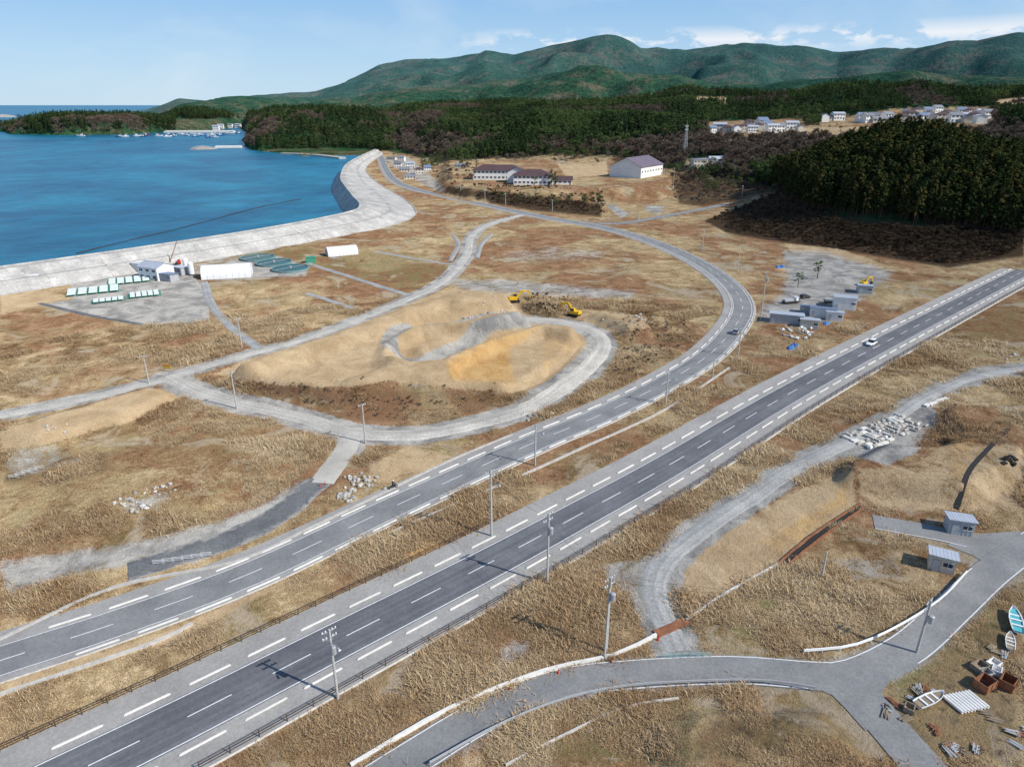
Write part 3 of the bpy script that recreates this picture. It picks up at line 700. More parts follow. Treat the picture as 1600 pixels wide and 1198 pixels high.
# ------------------------------------------------------------------ kerb blocks
mb=MB(); rings=[]
for x,k in ((-2.5,.55),(-2.3,1),(2.3,1),(2.5,.55)):
    rings.append([(x,-.12*k,0),(x,-.09*k,.15*k+.02),(x,.09*k,.15*k+.02),(x,.12*k,0)])
mb.loft(rings); kb=mb.build('kerb_block',['whiteconc'])
cnt=0
for line,o1,st,z,r0,r1 in ((A,4.75,7.1,.16,0,9e9),(A,-4.75,7.1,.16,3,9e9),(B,3.75,7.1,.14,0,430),(B,-3.75,7.1,.14,3,430)):
    ln=off(line,o1)
    for x,y,h,s in walk(ln,st,r0+20,r1):
        px,py,w=proj(np.array([x]),np.array([y]),0)
        if not(-30<px[0]<1630 and py[0]<1225): continue
        if cnt>=298: break
        ob('kerb_block',kb,(x,y,z+.002),h,label='long white concrete kerb block at the lane edge',category='kerb block',group='kerb blocks dividing lane from verge'); cnt+=1
def fence(name,pts,mat_,h,sp,rails,label,cat,pr=.05,s0=0,s1=None,prad=.03):
    L=length(pts) if s1 is None else s1
    top=ob(name,None,(0,0,0),label=label,category=cat)
    W=walk(pts,sp,s0,L)
    mb=MB(); mb.cyl((0,0,-.3),(0,0,h),pr,pr,6); pm=mb.build('post',[mat_])
    zs=np.maximum(hfun(np.array([w[0] for w in W]),np.array([w[1] for w in W])),.1)
    for (x,y,hd,s),z in list(zip(W,zs))[:100]: ob('post',pm,(x,y,z),hd,parent=top)
    for r in rails:
        mb=MB()
        for i in range(len(W)-1): mb.cyl((W[i][0],W[i][1],zs[i]+r),(W[i+1][0],W[i+1][1],zs[i+1]+r),prad,prad,5,cap=False)
        ob('rail',mb.build('rail',[mat_]),parent=top)
def clip(pts):
    a=np.array(pts); px,py,w=proj(a[:,0],a[:,1],0*a[:,0]); k=(px>-60)&(px<1640)&(py<1240); i=np.where(k)[0]; return [tuple(q) for q in a[i[0]:i[-1]+1]]
fence('guard_fence',clip(off(A,-7.9)),'brown',1.1,3.2,[.4,.75,1.08],'dark brown pipe guard fence along the highway verge','fence',pr=.06,prad=.04)
fence('guard_fence',clip(off(A,7.9)),'brown',1.1,2.6,[.4,.75,1.08],'dark brown pipe guard fence beside the highway pavement','fence',s1=70,pr=.06,prad=.04)
fence('guardrail',sm(PP([(1255,1023),(1330,1015),(1400,985),(1470,940),(1515,892)]),2),'white',.85,2.5,[.5,.6,.7,.8],'white pipe guardrail on the side road bend','guardrail',prad=.07)
fence('guardrail',sm(PP([(672,1198),(780,1138),(880,1098),(975,1078),(1100,1070),(1200,1070),(1290,1084)]),2),'steel',.8,2.5,[.5,.62,.74],'grey steel guardrail on the outer side road edge','guardrail',prad=.06)
# ------------------------------------------------------------------ poles
def pole_T(h,arms=2,lamp=False,trans=False,strut=False):
    mb=MB(); mb.cyl((0,0,-.5),(0,0,h),.19,.12,10)
    for z in np.arange(2.5,h-1.5,.9): mb.cyl((-.25,0,z),(.25,0,z),.015,.015,4)
    parts=[('pole',mb.build('pole_shaft',['polec']))]
    for i in range(arms):
        z=h-.35-i*.9; m2=MB(); m2.box((0,0,0),(1.8,.1,.1)); m2.box((0,.12,-.02),(1.8,.05,.05)); m2.cyl((-.6,0,0),(0,0,-.5),.02,.02,4); m2.cyl((.6,0,0),(0,0,-.5),.02,.02,4)
        m3=MB()
        for x in (-.8,-.4,.4,.8): m3.cyl((x,0,.05),(x,0,.16),.06,.06,6); m3.cyl((x,0,.16),(x,0,.27),.09,.04,6)
        parts.append(('crossarm',m2.build('crossarm',['steel']),(0,.16,z),[('insulator',m3.build('insulator',['white']))]))
    if trans:
        m4=MB(); m4.cyl((0,0,-.5),(0,0,.5),.32,.32,12); m4.cyl((0,0,.5),(0,0,.58),.34,.2,12); m4.box((0,.35,0),(.3,.25,.5)); parts.append(('transformer',m4.build('transformer',['steel']),(.0,-.52,h-2.6)))
    if lamp:
        m5=MB(); m5.cyl((0,0,0),(0,-1.8,.5),.045,.04,6); m5.box((0,-2.05,.52),(.3,.6,.12),taper=.7); parts.append(('lamp_arm',m5.build('lamp_arm',['steel']),(0,0,h*.82)))
    if strut:
        m6=MB(); m6.cyl((-1.2,-.8,-.4),(-.1,0,h*.86),.15,.1,8); parts.append(('strut',m6.build('strut',['polec'])))
    return ('utility_pole','utility pole','grey concrete utility pole with crossarms on a grassy verge',parts)
POLES=[(528,1091,983,2,1,1,0),(855,912,802,2,0,1,0),(947,1018,902,2,0,1,1),(1432,1020,938,2,0,1,0),(768,838,735,2,1,0,0),(836,727,663,1,1,0,0),(571,692,631,1,0,0,0),
 (370,638,581,1,0,0,0),(233,599,555,1,0,0,0),(378,543,497,1,0,0,0),(1040,632,583,1,1,0,0),(1153,557,512,1,0,0,0),(1188,500,412,1,0,1,0),(1152,425,384,1,0,0,0),
 (1097,393,357,1,0,0,0),(1051,300,255,1,0,0,0),(998,345,318,1,0,0,0),(1159,308,290,1,0,0,0),(863,330,312,1,0,0,0),(1283,906,862,0,0,0,0),(720,300,284,1,0,0,0),(650,275,255,1,0,0,0),(758,318,296,1,0,0,0),(1113,590,560,0,0,0,0),(790,322,302,1,0,0,0),(1030,328,312,1,0,0,0)]
tops=[]
for i,(px,py,ty,ar,la,tr,stt) in enumerate(POLES):
    x,y,z=PG(px,py)
    v=(ty-599)/F; dy=CT-v*ST; dz=-ST-v*CT; ztop=HC+dz*(y/dy); h=max(4,min(16,ztop-z))
    if la or tr or ar==2: lab='tall grey concrete utility pole with crossarms and '+('street lamp arm' if la else 'transformer')
    elif ar==1: lab='slim grey concrete utility pole with one crossarm'
    else: lab='short slim grey marker pole in dry grass'
    spawn(pole_T(h,ar,la,tr,stt),(x,y,z),.7,label=lab,group='utility poles along the roads')
    tops.append((x,y,z+h-.1))
def wire(p,q_,sag):
    mb=MB(); n=10; L_=[(p[0]*(1-t)+q_[0]*t,p[1]*(1-t)+q_[1]*t,p[2]*(1-t)+q_[2]*t-4*sag*t*(1-t)) for t in [i/n for i in range(n+1)]]
    for a_,b_ in zip(L_[:-1],L_[1:]): mb.cyl(a_,b_,.016,.016,3,cap=False)
    ob('power_line',mb.build('power_line',['wire']),label='thin dark overhead cable between utility poles',category='cable',group='overhead cables')
for i,j in ((1,2),(1,4),(4,5),(2,3),(7,8),(6,7),(6,5),(10,5),(10,11),(12,13),(13,14),(12,11)):
    for k in (-.6,.6):
        p,q_=tops[i],tops[j]; wire((p[0]+k*.7,p[1]+k*.7,p[2]),(q_[0]+k*.7,q_[1]+k*.7,q_[2]),.9)
# ------------------------------------------------------------------ vehicles
def car_T(paint,L=4.3,hh=1.5):
    k=L/4.3
    def ring(x,hw,zb,zt): c=.12; return [(x*k,-hw,zb+c),(x*k,-hw,zt-c),(x*k,-hw+c,zt),(x*k,hw-c,zt),(x*k,hw,zt-c),(x*k,hw,zb+c),(x*k,hw-c,zb),(x*k,-hw+c,zb)]
    mb=MB(); mb.loft([ring(-2.15,.68,.38,.80),ring(-2.05,.82,.25,.96),(ring(-1.0,.86,.22,1.0)),ring(.7,.86,.22,.98),ring(1.5,.84,.24,.88),ring(2.0,.78,.28,.76),ring(2.15,.66,.36,.66)])
    def rect(x0,x1,hw,z): return [(x0*k,-hw,z),(x1*k,-hw,z),(x1*k,hw,z),(x0*k,hw,z)]
    mb.loft([rect(-1.72,.22,.64,hh-.07),rect(-1.62,.1,.6,hh)])
    g_=MB(); g_.loft([rect(-2.0,.98,.80,.96),rect(-1.72,.26,.65,hh-.06)])
    w=MB(); w.cyl((0,-.11,0),(0,.11,0),.32,.32,14); w.cyl((0,-.13,0),(0,.13,0),.17,.17,8,m=1)
    wm=w.build('wheel',['rubber','steel']); h=MB(); h.box((0,0,0),(.12,.34,.14)); hm=h.build('headlight',['white']); t_=MB(); t_.box((0,0,0),(.1,.28,.2)); tm=t_.build('tail_light',['red'])
    parts=[('body',mb.build('car_body',[paint])),('windows',g_.build('car_glass',['glass']))]
    for x in (-1.35*k,1.35*k):
        for y in (-.78,.78): parts.append(('wheel',wm,(x,y,.32)))
    parts+=[('headlight',hm,(2.08*k,-.55,.62)),('headlight',hm,(2.08*k,.55,.62)),('tail_light',tm,(-2.1*k,-.6,.72)),('tail_light',tm,(-2.1*k,.6,.72))]
    return ('car','car','',parts)
def on_road(line,px,py,o1):
    x,y=P(px,py,0); a_=np.array(line); i=int(np.argmin(np.hypot(a_[:,0]-x,a_[:,1]-y))); i=min(max(i,1),len(a_)-2)
    t_=a_[i+1]-a_[i-1]; n_2=np.array([-t_[1],t_[0]])/np.linalg.norm(t_)
    p_=a_[i]+n_2*o1; return p_[0],p_[1],math.atan2(t_[1],t_[0])
x,y,h=on_road(A,1390,548,1.75); spawn(car_T('white',4.4,1.65),(x,y,.18),h+math.pi,label='white compact car driving on the highway')
x,y,h=on_road(B,1155,520,-1.6); spawn(car_T('silver',4.2,1.6),(x,y,.16),h,label='silver car on the curving road')
for px,py,r,pt,lb in ((1258,466,.4,'dark','dark car parked on the gravel yard'),(1106,264,.2,'white','white car parked beside the building'),(1127,262,.9,'silver','silver car parked near the tower'),(1246,470,1.2,'silver','silver car parked on the gravel yard')):
    x,y,z=PG(px,py); spawn(car_T(pt),(x,y,z+.05),r,label=lb)
x,y,h=on_road(B,636,770,5.0)
def scooter():
    b=MB(); b.loft([[(-.7,-.12,.55),(-.7,.12,.55),(-.6,.12,.8),(-.6,-.12,.8)],[(.0,-.16,.35),(.0,.16,.35),(.0,.14,.72),(.0,-.14,.72)],[(.45,-.1,.45),(.45,.1,.45),(.5,.08,.9),(.5,-.08,.9)]]); b.cyl((.45,0,.85),(.62,0,.35),.04,.04,6); b.cyl((.42,-.32,1.02),(.42,.32,1.02),.025,.025,6); b.cyl((.44,0,.85),(.42,0,1.02),.03,.03,6)
    w=MB(); w.cyl((0,-.05,0),(0,.05,0),.3,.3,14); w.cyl((0,-.06,0),(0,.06,0),.15,.15,8,m=1); wm=w.build('wheel',['rubber','steel'])
    return ('motorcycle','motorcycle','',[('body',b.build('motorcycle_body',['dark'])),('wheel',wm,(-.6,0,.3)),('wheel',wm,(.68,0,.3))])
spawn(scooter(),(x,y,.14),h,label='dark motorcycle ridden along the pavement edge')
me=bpy.data.meshes.new('person')
V=[(-.15,0,.85),(-.08,0,1.15),(0,0,1.38),(.03,0,1.5),(.06,0,1.66),(.0,.2,1.36),(.2,.27,1.15),(.4,.28,1.06),(.0,-.2,1.36),(.2,-.27,1.15),(.4,-.28,1.06),(-.1,.12,.82),(.25,.2,.75),(.12,.2,.38),(.24,.2,.33),(-.1,-.12,.82),(.25,-.2,.75),(.12,-.2,.38),(.24,-.2,.33)]
Ed=[(0,1),(1,2),(2,3),(3,4),(2,5),(5,6),(6,7),(2,8),(8,9),(9,10),(0,11),(11,12),(12,13),(13,14),(0,15),(15,16),(16,17),(17,18)]
Rr=[.15,.14,.15,.06,.12,.07,.055,.04,.07,.055,.04,.1,.08,.06,.05,.1,.08,.06,.05]
me.from_pydata(V,Ed,[]); me.materials.append(M['cloth']); pr=ob('person',me,(x,y,.14),h,label='person in dark clothing and helmet riding a motorcycle',category='person')
sk=pr.modifiers.new('skin','SKIN')
for i,s_ in enumerate(me.skin_vertices[0].data): s_.radius=(Rr[i],Rr[i]); s_.use_root=(i==0)
ss_=pr.modifiers.new('sub','SUBSURF'); ss_.levels=1; ss_.render_levels=1
mb=MB(); mb.loft([[(.06+r_*math.cos(t_*math.pi/4),r_*math.sin(t_*math.pi/4),z_) for t_ in range(8)] for r_,z_ in ((.1,1.6),(.135,1.66),(.14,1.74),(.1,1.82),(.03,1.85))]); ob('helmet',mb.build('helmet',['white'],True),parent=pr)
def excavator_T():
    t_=MB()
    for y in (-1.1,1.1):
        t_.prism([(-1.8,.45),(-1.5,.08),(1.5,.08),(1.8,.45),(1.5,.85),(-1.5,.85)],y-.28,y+.28)
    t_.box((0,0,.6),(1.6,1.8,.35))
    b=MB(); b.box((-.6,0,1.45),(2.9,2.5,.9),taper=.94); b.box((-1.75,0,1.5),(.7,2.3,1.0),taper=.85); b.cyl((0,0,.8),(0,0,1.05),.7,.7,12)
    c=MB(); c.prism([(-.5,1.0),(.95,1.0),(.95,1.9),(.65,2.85),(-.5,2.85)],.25,1.2)
    cg=MB(); cg.prism([(-.4,1.95),(.97,1.95),(.69,2.75),(-.4,2.75)],.22,1.23)
    bo=MB()
    def arm(p0,p1,w0,w1,hw,mbx):
        p0=Vector(p0);p1=Vector(p1);d_=(p1-p0).normalized();nv_=Vector((-d_.z,0,d_.x))
        mbx.loft([[p0+nv_*w0+Vector((0,-hw,0)),p0+nv_*w0+Vector((0,hw,0)),p0-nv_*w0+Vector((0,hw,0)),p0-nv_*w0+Vector((0,-hw,0))],[p1+nv_*w1+Vector((0,-hw,0)),p1+nv_*w1+Vector((0,hw,0)),p1-nv_*w1+Vector((0,hw,0)),p1-nv_*w1+Vector((0,-hw,0))]])
    arm((.6,-.2,1.5),(2.4,-.2,3.9),.28,.34,.2,bo); arm((2.3,-.2,3.8),(4.9,-.2,3.6),.34,.2,.2,bo)
    st_=MB(); arm((4.5,-.2,4.1),(5.5,-.2,1.3),.24,.15,.15,st_)
    bu=MB(); bu.prism([(5.1,1.4),(5.7,1.3),(5.6,.4),(5.0,.1),(4.5,.4),(4.7,1.0)],-.75,.35)
    return ('excavator','excavator','',[('tracks',t_.build('tracks',['rubber'])),('body',b.build('excavator_body',['yellow'])),('cab',c.build('cab',['yellow']),(0,0,0),[('window',cg.build('cab_window',['glass']))]),('boom',bo.build('boom',['yellow']),(0,0,0),[('stick',st_.build('stick',['yellow'])),('bucket',bu.build('bucket',['dark']))])])
EX=excavator_T()
x,y,z=PG(897,494); spawn(EX,(x,y,z),2.6,label='yellow tracked excavator digging beside the earth mound',scale=1.05)
x,y,z=PG(804,472); spawn(EX,(x,y,z),.15,label='yellow tracked excavator parked on top of the embankment',scale=1.05)
x,y,z=PG(1350,446); spawn(EX,(x,y,z),.5,label='yellow excavator parked at the edge of the gravel yard',scale=.8)
# ------------------------------------------------------------------ buildings
def house_T(w,d,h,rh,roofm,wallm,name='house',cat='house',storeys=2,over=.5,hip=False,nwin=None,door=True):
    wl=MB()
    rings=[[(-w/2,-d/2,-1.5),(-w/2,d/2,-1.5),(-w/2,d/2,h),(-w/2,0,h+(0 if hip else rh-.05)),(-w/2,-d/2,h)],[(w/2,-d/2,-1.5),(w/2,d/2,-1.5),(w/2,d/2,h),(w/2,0,h+(0 if hip else rh-.05)),(w/2,-d/2,h)]]
    wl.loft(rings)
    rf=MB(); o_=over; t_=.18; k=rh/(d/2); ey=d/2+o_; ez=h-o_*k
    xi=(w/2+o_)-(d/2+o_ if hip else 0)
    if hip and xi<.3: xi=.3
    T=[(-w/2-o_,-ey,ez),(w/2+o_,-ey,ez),(w/2+o_,ey,ez),(-w/2-o_,ey,ez),(-xi,0,h+rh),(xi,0,h+rh)]
    vs=[(a_,b_,c_+t_) for a_,b_,c_ in T]+T
    f1=[(0,1,5,4),(2,3,4,5),(1,2,5),(3,0,4)] if hip else [(0,1,5,4),(2,3,4,5)]
    fs=list(f1)+[tuple(i+6 for i in f)[::-1] for f in f1]+[(0,6,7,1),(1,7,8,2),(2,8,9,3),(3,9,6,0)]
    if not hip: fs=list(f1)+[tuple(i+6 for i in f)[::-1] for f in f1]+[(0,6,7,1),(2,8,9,3),(1,7,11,5),(5,11,8,2),(3,9,10,4),(4,10,6,0)]
    rf.add(vs,fs); rf.box((0,0,h+rh+t_),(2*xi,.35,.16))
    parts=[('wall',wl.build('house_wall',[wallm])),('roof',rf.build('house_roof',[roofm]))]
    nwin=nwin or max(2,int(w/3)); sh=h/storeys
    fr=MB(); ww=min(1.7,w/nwin*.6); wh=min(1.3,sh*.45)
    fr.box((0,0,0),(ww,.08,wh)); fr.box((0,-.03,wh/2),(ww+.2,.1,.1),m=1); fr.box((0,-.03,-wh/2),(ww+.2,.12,.1),m=1); fr.box((0,-.05,0),(.06,.06,wh),m=1)
    wm=fr.build('window_pane',['glass','white'])
    for s_ in range(storeys):
        for i in range(nwin):
            x_=-w/2+(i+.5)*w/nwin
            parts.append(('window',wm,(x_,-d/2-.03,s_*sh+sh*.55)))
    if door:
        dm=MB(); dm.box((0,0,1.05),(1.0,.1,2.1)); dm.box((.35,-.08,1.0),(.06,.08,.12),m=1); parts.append(('door',dm.build('door_leaf',['brown','steel']),(w/2-1.3+.0*w,-d/2-.06,0)))
    return (name,cat,'',parts)
def place(T,px,py,rz,label,group=None,scale=1,dz=0):
    x,y,z=PG(px,py); return spawn(T,(x,y,z+dz),rz,label=label,group=group,scale=scale)
place(house_T(36,13,7.2,3.0,'roofb','wallw','school_building','school',2,.9,True,12),778,280,-.06,'two-storey white school building with dark brown hipped roof',scale=1.1)
place(house_T(26,13,6.6,3.0,'roofb','wallw','school_building','school',2,.9,True,9),832,288,-.06,'two-storey white school wing with dark brown hipped roof',scale=1.1)
place(house_T(11,12,7.5,3.2,'roofb','wallw','school_building','school',2,.8,False,3),806,285,1.5,'white school entrance block with dark gabled roof',scale=1.1)
place(house_T(40,27,8.5,6.0,'roofp','wallw','gymnasium','gymnasium',1,.8,False,8),994,275,.95,'white gymnasium with large mauve gabled metal roof',scale=1.08)
place(house_T(18,10,3.6,2.2,'roofb','wallw','annex_building','building',1,.8,False,5),875,288,-.05,'low white school annex with dark roof')
place(house_T(22,12,6.5,.8,'roofg','wallb','apartment_building','building',2,.4,True,7),1098,262,.1,'beige two-storey building near the steel tower')
place(house_T(14,9,5,2,'roofs','wallw','house','house',2,.5,False,4),1118,258,.1,'white house with pale metal roof beside trees')
hs=[house_T(10,8,5.6,2.2,'roofg','wallw'),house_T(11,7.5,5.8,1.8,'roofb','wallb',hip=True),house_T(9,8,5.6,2.4,'roofbl','wallw'),house_T(14,8,3.2,1.8,'roofg','wallb',storeys=1),house_T(12,9,6.2,1.4,'roofs','wallw')]
hl=['white two-storey house with grey tiled gable roof','beige house with dark brown hipped roof','white house with slate blue roof','low beige house with grey roof','white house with pale metal roof']
H1=[(1112,208),(1124,206),(1136,208),(1150,209),(1163,205),(1175,208),(1186,204),(1198,202),(1206,207),(1216,207),(1236,203),(1250,204),(1170,200),(1190,199)]
H2=[(1286,191),(1297,189),(1308,188),(1345,190),(1354,192),(1363,190),(1374,192),(1384,189),(1396,191),(1408,192),(1420,188),(1430,190),(1440,190),(1450,186),(1460,188),(1470,190),(1480,187),(1490,192),(1500,189),(1510,191),(1520,188),(1530,193),(1416,182),(1446,181),(1462,179),(1478,181),(1500,182),(1514,181),(1530,184),(1540,186),(1432,180)]
for i,(px,py) in enumerate(H1+H2):
    k=random.randrange(5); x,y,z=PG(px,py); d_=math.hypot(x,y)
    spawn(hs[k],(x,y,z+.8),random.uniform(-.35,.35)+(1.57 if random.random()<.25 else 0),label=hl[k],group='houses of the hillside town',scale=random.uniform(.9,1.2)*min(1.6,max(1.0,d_/850)))
for px,py,k in ((622,262,0),(632,268,3),(641,262,4),(655,272,1),(668,268,2),(612,250,3),(628,252,0),(720,262,3),(640,280,3)):
    place(hs[k],px,py,random.uniform(-.4,.4),hl[k]+' near the coast road',group='houses near the coast road',scale=.8)
for px,py,k in ((292,203,4),(306,202,0),(318,201,4),(330,201,3),(345,200,4),(360,199,0),(372,199,4),(338,202,4)):
    x,y=P(px,py,1.0); spawn(hs[k],(x,y,1.0),random.uniform(-.3,.3),label='white harbour building with pale roof on the quay',group='harbour buildings across the bay',scale=1.4)
mb=MB(); Ht=36
x,y,z=PG(1069,247)
def leg(k,s_): r_=2.6*(1-s_)+.5*s_; return (r_*(1 if k in(0,1) else -1),r_*(1 if k in(0,3) else -1),Ht*s_)
for k in range(4):
    for i in range(9):
        s0,s1=i/9,(i+1)/9; mb.cyl(leg(k,s0),leg(k,s1),.15,.15,4); mb.cyl(leg(k,s0),leg((k+1)%4,s1),.09,.09,4); mb.cyl(leg((k+1)%4,s0),leg(k,s1),.09,.09,4); mb.cyl(leg(k,s1),leg((k+1)%4,s1),.09,.09,4)
m2=MB(); m2.cyl((0,0,Ht),(0,0,Ht+4),.08,.05,6)
for zz in (Ht-1,Ht-5):
    for a_ in range(6): m2.box((1.6*math.cos(a_*1.05),1.6*math.sin(a_*1.05),zz),(.35,.35,1.8),a_*1.05)
m3=MB(); m3.cyl((0,0,Ht-6.2),(0,0,Ht-6),2,2,12)
v=(190-599)/F; zt=HC+(-ST-v*CT)*(y/(CT-v*ST))
spawn(('lattice_tower','tower','',[('lattice',mb.build('lattice',['steel'])),('antenna',m2.build('antenna',['white'])),('platform',m3.build('platform',['steel']))]),(x,y,z),.3,label='grey steel lattice telecommunications tower among trees',scale=max(.5,min(1.2,(zt-z)/40)))
def shed_T(w,d,h,roofm,wallm,slope=.35,name='shed',cat='shed'):
    wl=MB(); wl.add([(-w/2,-d/2,-.4),(w/2,-d/2,-.4),(w/2,d/2,-.4),(-w/2,d/2,-.4),(-w/2,-d/2,h),(w/2,-d/2,h),(w/2,d/2,h-slope),(-w/2,d/2,h-slope)],[(0,3,2,1),(4,5,6,7),(0,1,5,4),(1,2,6,5),(2,3,7,6),(3,0,4,7)])
    for i in range(int(w/.6)): wl.box((-w/2+.3+i*.6,-d/2-.02,h/2-.1),(.05,.05,h-.3))
    rf=MB(); o_=.3; rf.add([(-w/2-o_,-d/2-o_,h+.06),(w/2+o_,-d/2-o_,h+.06),(w/2+o_,d/2+o_,h-slope+.02),(-w/2-o_,d/2+o_,h-slope+.02)]+[(-w/2-o_,-d/2-o_,h+.18),(w/2+o_,-d/2-o_,h+.18),(w/2+o_,d/2+o_,h-slope+.14),(-w/2-o_,d/2+o_,h-slope+.14)],[(0,3,2,1),(4,5,6,7),(0,1,5,4),(1,2,6,5),(2,3,7,6),(3,0,4,7)])
    n_=int((w+.6)/.45)
    for i in range(n_+1):
        xx=-w/2-.3+i*(w+.6)/n_; rf.add([(xx-.03,-d/2-o_,h+.18),(xx+.03,-d/2-o_,h+.18),(xx+.03,d/2+o_,h-slope+.14),(xx-.03,d/2+o_,h-slope+.14),(xx,-d/2-o_,h+.21),(xx,d/2+o_,h-slope+.17)],[(0,4,5,3),(4,1,2,5),(0,1,4),(2,3,5)])
    dm=MB(); dm.box((0,0,1.0),(.95,.08,2.0)); dm.box((.35,-.07,1.0),(.05,.08,.14),m=1); wm=MB(); wm.box((0,0,0),(1.2,.06,.8)); wm.box((0,-.03,0),(.05,.05,.8),m=1); wm.box((0,-.03,.4),(1.3,.07,.06),m=1); wm.box((0,-.03,-.4),(1.3,.07,.06),m=1)
    p_=[('wall',wl.build('shed_wall',[wallm])),('roof',rf.build('shed_roof',[roofm])),('door',dm.build('shed_door',['wallg','dark']),(-w/2+.9,-d/2-.07,0))]
    if w>2.9: p_.append(('window',wm.build('shed_window',['glass','white']),(w/2-1.0,-d/2-.05,h*.58)))
    return (name,cat,'',p_)
place(shed_T(3.4,2.7,2.6,'roofs','wallb'),1469,886,-.5,'small beige shed with ribbed pale blue-grey roof')
place(shed_T(3.6,2.8,2.7,'roofs','wallg'),1496,829,-.3,'small grey shed with flat steel roof beside the lane')
YB=[(1228,503,10,5,3.0,'roofs','wallg',-.35,'grey prefabricated site office with flat roof'),(1264,511,5.5,4,2.8,'roofs','wallb',-.35,'small beige site hut with pale roof'),(1285,494,8,4,3.0,'roofbl','wallw',-.35,'white prefabricated cabin with blue-grey roof'),(1303,499,5,4,2.8,'roofs','wallw',-.35,'white storage container with pale roof'),(1318,481,7,6,4.2,'roofs','wallw',-.35,'tall white storage shed with pale roof'),(1262,488,5,2.6,2.5,'roofbl','wallg',-.3,'grey container with a slate blue roof'),(1350,457,5,4.5,3.0,'roofs','wallg',-.3,'small grey shed at the edge of the gravel yard')]
for px,py,w,d,h,r_,wl_,rz,lb in YB: place(shed_T(w,d,h,r_,wl_,.4),px,py,rz,lb)
# ------------------------------------------------------------------ facility by the sea wall
def tent_T(L,r,h):
    mb=MB(); n=14; ring=lambda x,k=1.0:[(x,-r*math.cos(math.pi*i/n)*k,h*max(0,math.sin(math.pi*i/n))**.8*k) for i in range(n+1)]
    mb.loft([ring(-L/2+i*L/8) for i in range(9)],closed=False,cap=True)
    rb=MB()
    for i in range(9):
        x_=-L/2+i*L/8; R_=ring(x_,1.008)
        for a_,b_ in zip(R_[:-1],R_[1:]): rb.cyl(a_,b_,.05,.05,4,cap=False)
    dr_=MB(); dr_.box((0,0,1.3),(.12,r*.9,2.6))
    return ('storage_tent','tent','',[('cover',mb.build('tent_cover',['fabric'])),('frame',rb.build('tent_frame',['steel'])),('door',dr_.build('tent_door',['wallg']),(-L/2-.05,0,0))])
place(tent_T(19,4.8,4.8),356,431,.28,'long white arched storage tent on gravel')
place(tent_T(14,3.8,3.8),534,397,.45,'small white arched storage tent on dry grass')
def tank_T(r):
    mb=MB(); n=40; P4=[(r+.15,-.5),(r+.15,.9),(r-.3,.9),(r-.3,.2)]
    mb.loft([[(a_*math.cos(2*math.pi*i/n),a_*math.sin(2*math.pi*i/n),z_) for i in range(n)] for a_,z_ in P4],cap=False)
    w=MB(); w.add([((r-.28)*math.cos(2*math.pi*i/n),(r-.28)*math.sin(2*math.pi*i/n),.7) for i in range(n)],[tuple(range(n))])
    b=MB(); b.box((0,0,.95),(2*r,.35,.1)); b.cyl((0,0,0),(0,0,1.6),.5,.5,10)
    rl=MB()
    for i in range(n):
        a_=2*math.pi*i/n;b2=2*math.pi*(i+1)/n; rl.cyl((r*math.cos(a_),r*math.sin(a_),1.6),(r*math.cos(b2),r*math.sin(b2),1.6),.02,.02,4,cap=False)
        if i%2==0: rl.cyl((r*math.cos(a_),r*math.sin(a_),.9),(r*math.cos(a_),r*math.sin(a_),1.6),.02,.02,4,cap=False)
    return ('rearing_tank','tank','',[('wall',mb.build('tank_wall',['tankc'])),('water',w.build('tank_surface',['tankw'])),('walkway',b.build('tank_walkway',['steel'])),('railing',rl.build('tank_railing',['green']))])
TK=tank_T(7.6)
for px,py in ((403,404),(428,412),(454,421)): place(TK,px,py,.9,'low round open tank with dark teal water',group='round fish rearing tanks')
mb=MB(); mb.box((0,0,1.2),(4,2.4,2.4)); mb.box((0,0,2.45),(4.3,2.7,.12))
x,y,z=PG(486,410); spawn(('pump_hut','shed','',[('wall',mb.build('pump_hut_wall',['green']))]),(x,y,z),.3,label='small green pump hut beside the round tanks')
def rack_T(nx,L):
    f=MB(); t_=MB()
    for i in range(nx):
        y_=(i-(nx-1)/2)*2.7
        f.box((0,y_-.65,.75),(L,.1,.1)); f.box((0,y_+.65,.75),(L,.1,.1)); f.box((0,y_+1.35,.1),(L,.5,.3))
        for x_ in np.linspace(-L/2+.2,L/2-.2,6): f.box((x_,y_-.65,.3),(.1,.1,.9)); f.box((x_,y_+.65,.3),(.1,.1,.9))
        for x_ in np.linspace(-L/2+1.6,L/2-1.6,5): t_.box((x_,y_,.98),(L/5-.6,1.25,.36),taper=.95)
    return ('culture_rack','rack','',[('frame',f.build('rack_frame',['green'])),('tray',t_.build('rack_trays',['traypaint']))])
for px,py,nx,L,rz in ((146,456,4,17,.5),(202,440,4,15,.5),(170,471,2,11,.5),(226,462,3,11,.5)): place(rack_T(nx,L),px,py,rz,'rows of pale culture trays on green frames',group='rows of pale tray racks')
place(house_T(11,8,5,1.5,'roofs','white','warehouse','building',2,.3,False,3),246,434,-.45,'white plant building with pale metal roof')
place(shed_T(8,5,3.6,'roofs','wallw'),225,424,-.45,'low white plant shed beside the seawall')
place(shed_T(7,4,3,'roofbl','wallg'),264,438,-.45,'grey equipment cabin with dark roof')
place(shed_T(6,5,3.2,'roofs','wallg'),284,428,-.45,'grey pump house beside pipework')
si=MB(); si.cyl((0,0,.6),(0,0,5),1.1,1.1,14); si.cyl((0,0,5),(0,0,5.7),1.1,.2,14); sl=MB()
for a_ in range(4): sl.cyl((math.cos(a_*1.57),math.sin(a_*1.57),-.2),(math.cos(a_*1.57),math.sin(a_*1.57),1.0),.07,.07,5)
SL=('silo','silo','',[('drum',si.build('silo_drum',['white'])),('legs',sl.build('silo_legs',['steel']))])
for px,py in ((211,420),(217,417),(292,424),(300,430)): place(SL,px,py,0,'small white cylindrical silo on steel legs',group='silos at the seaside plant')
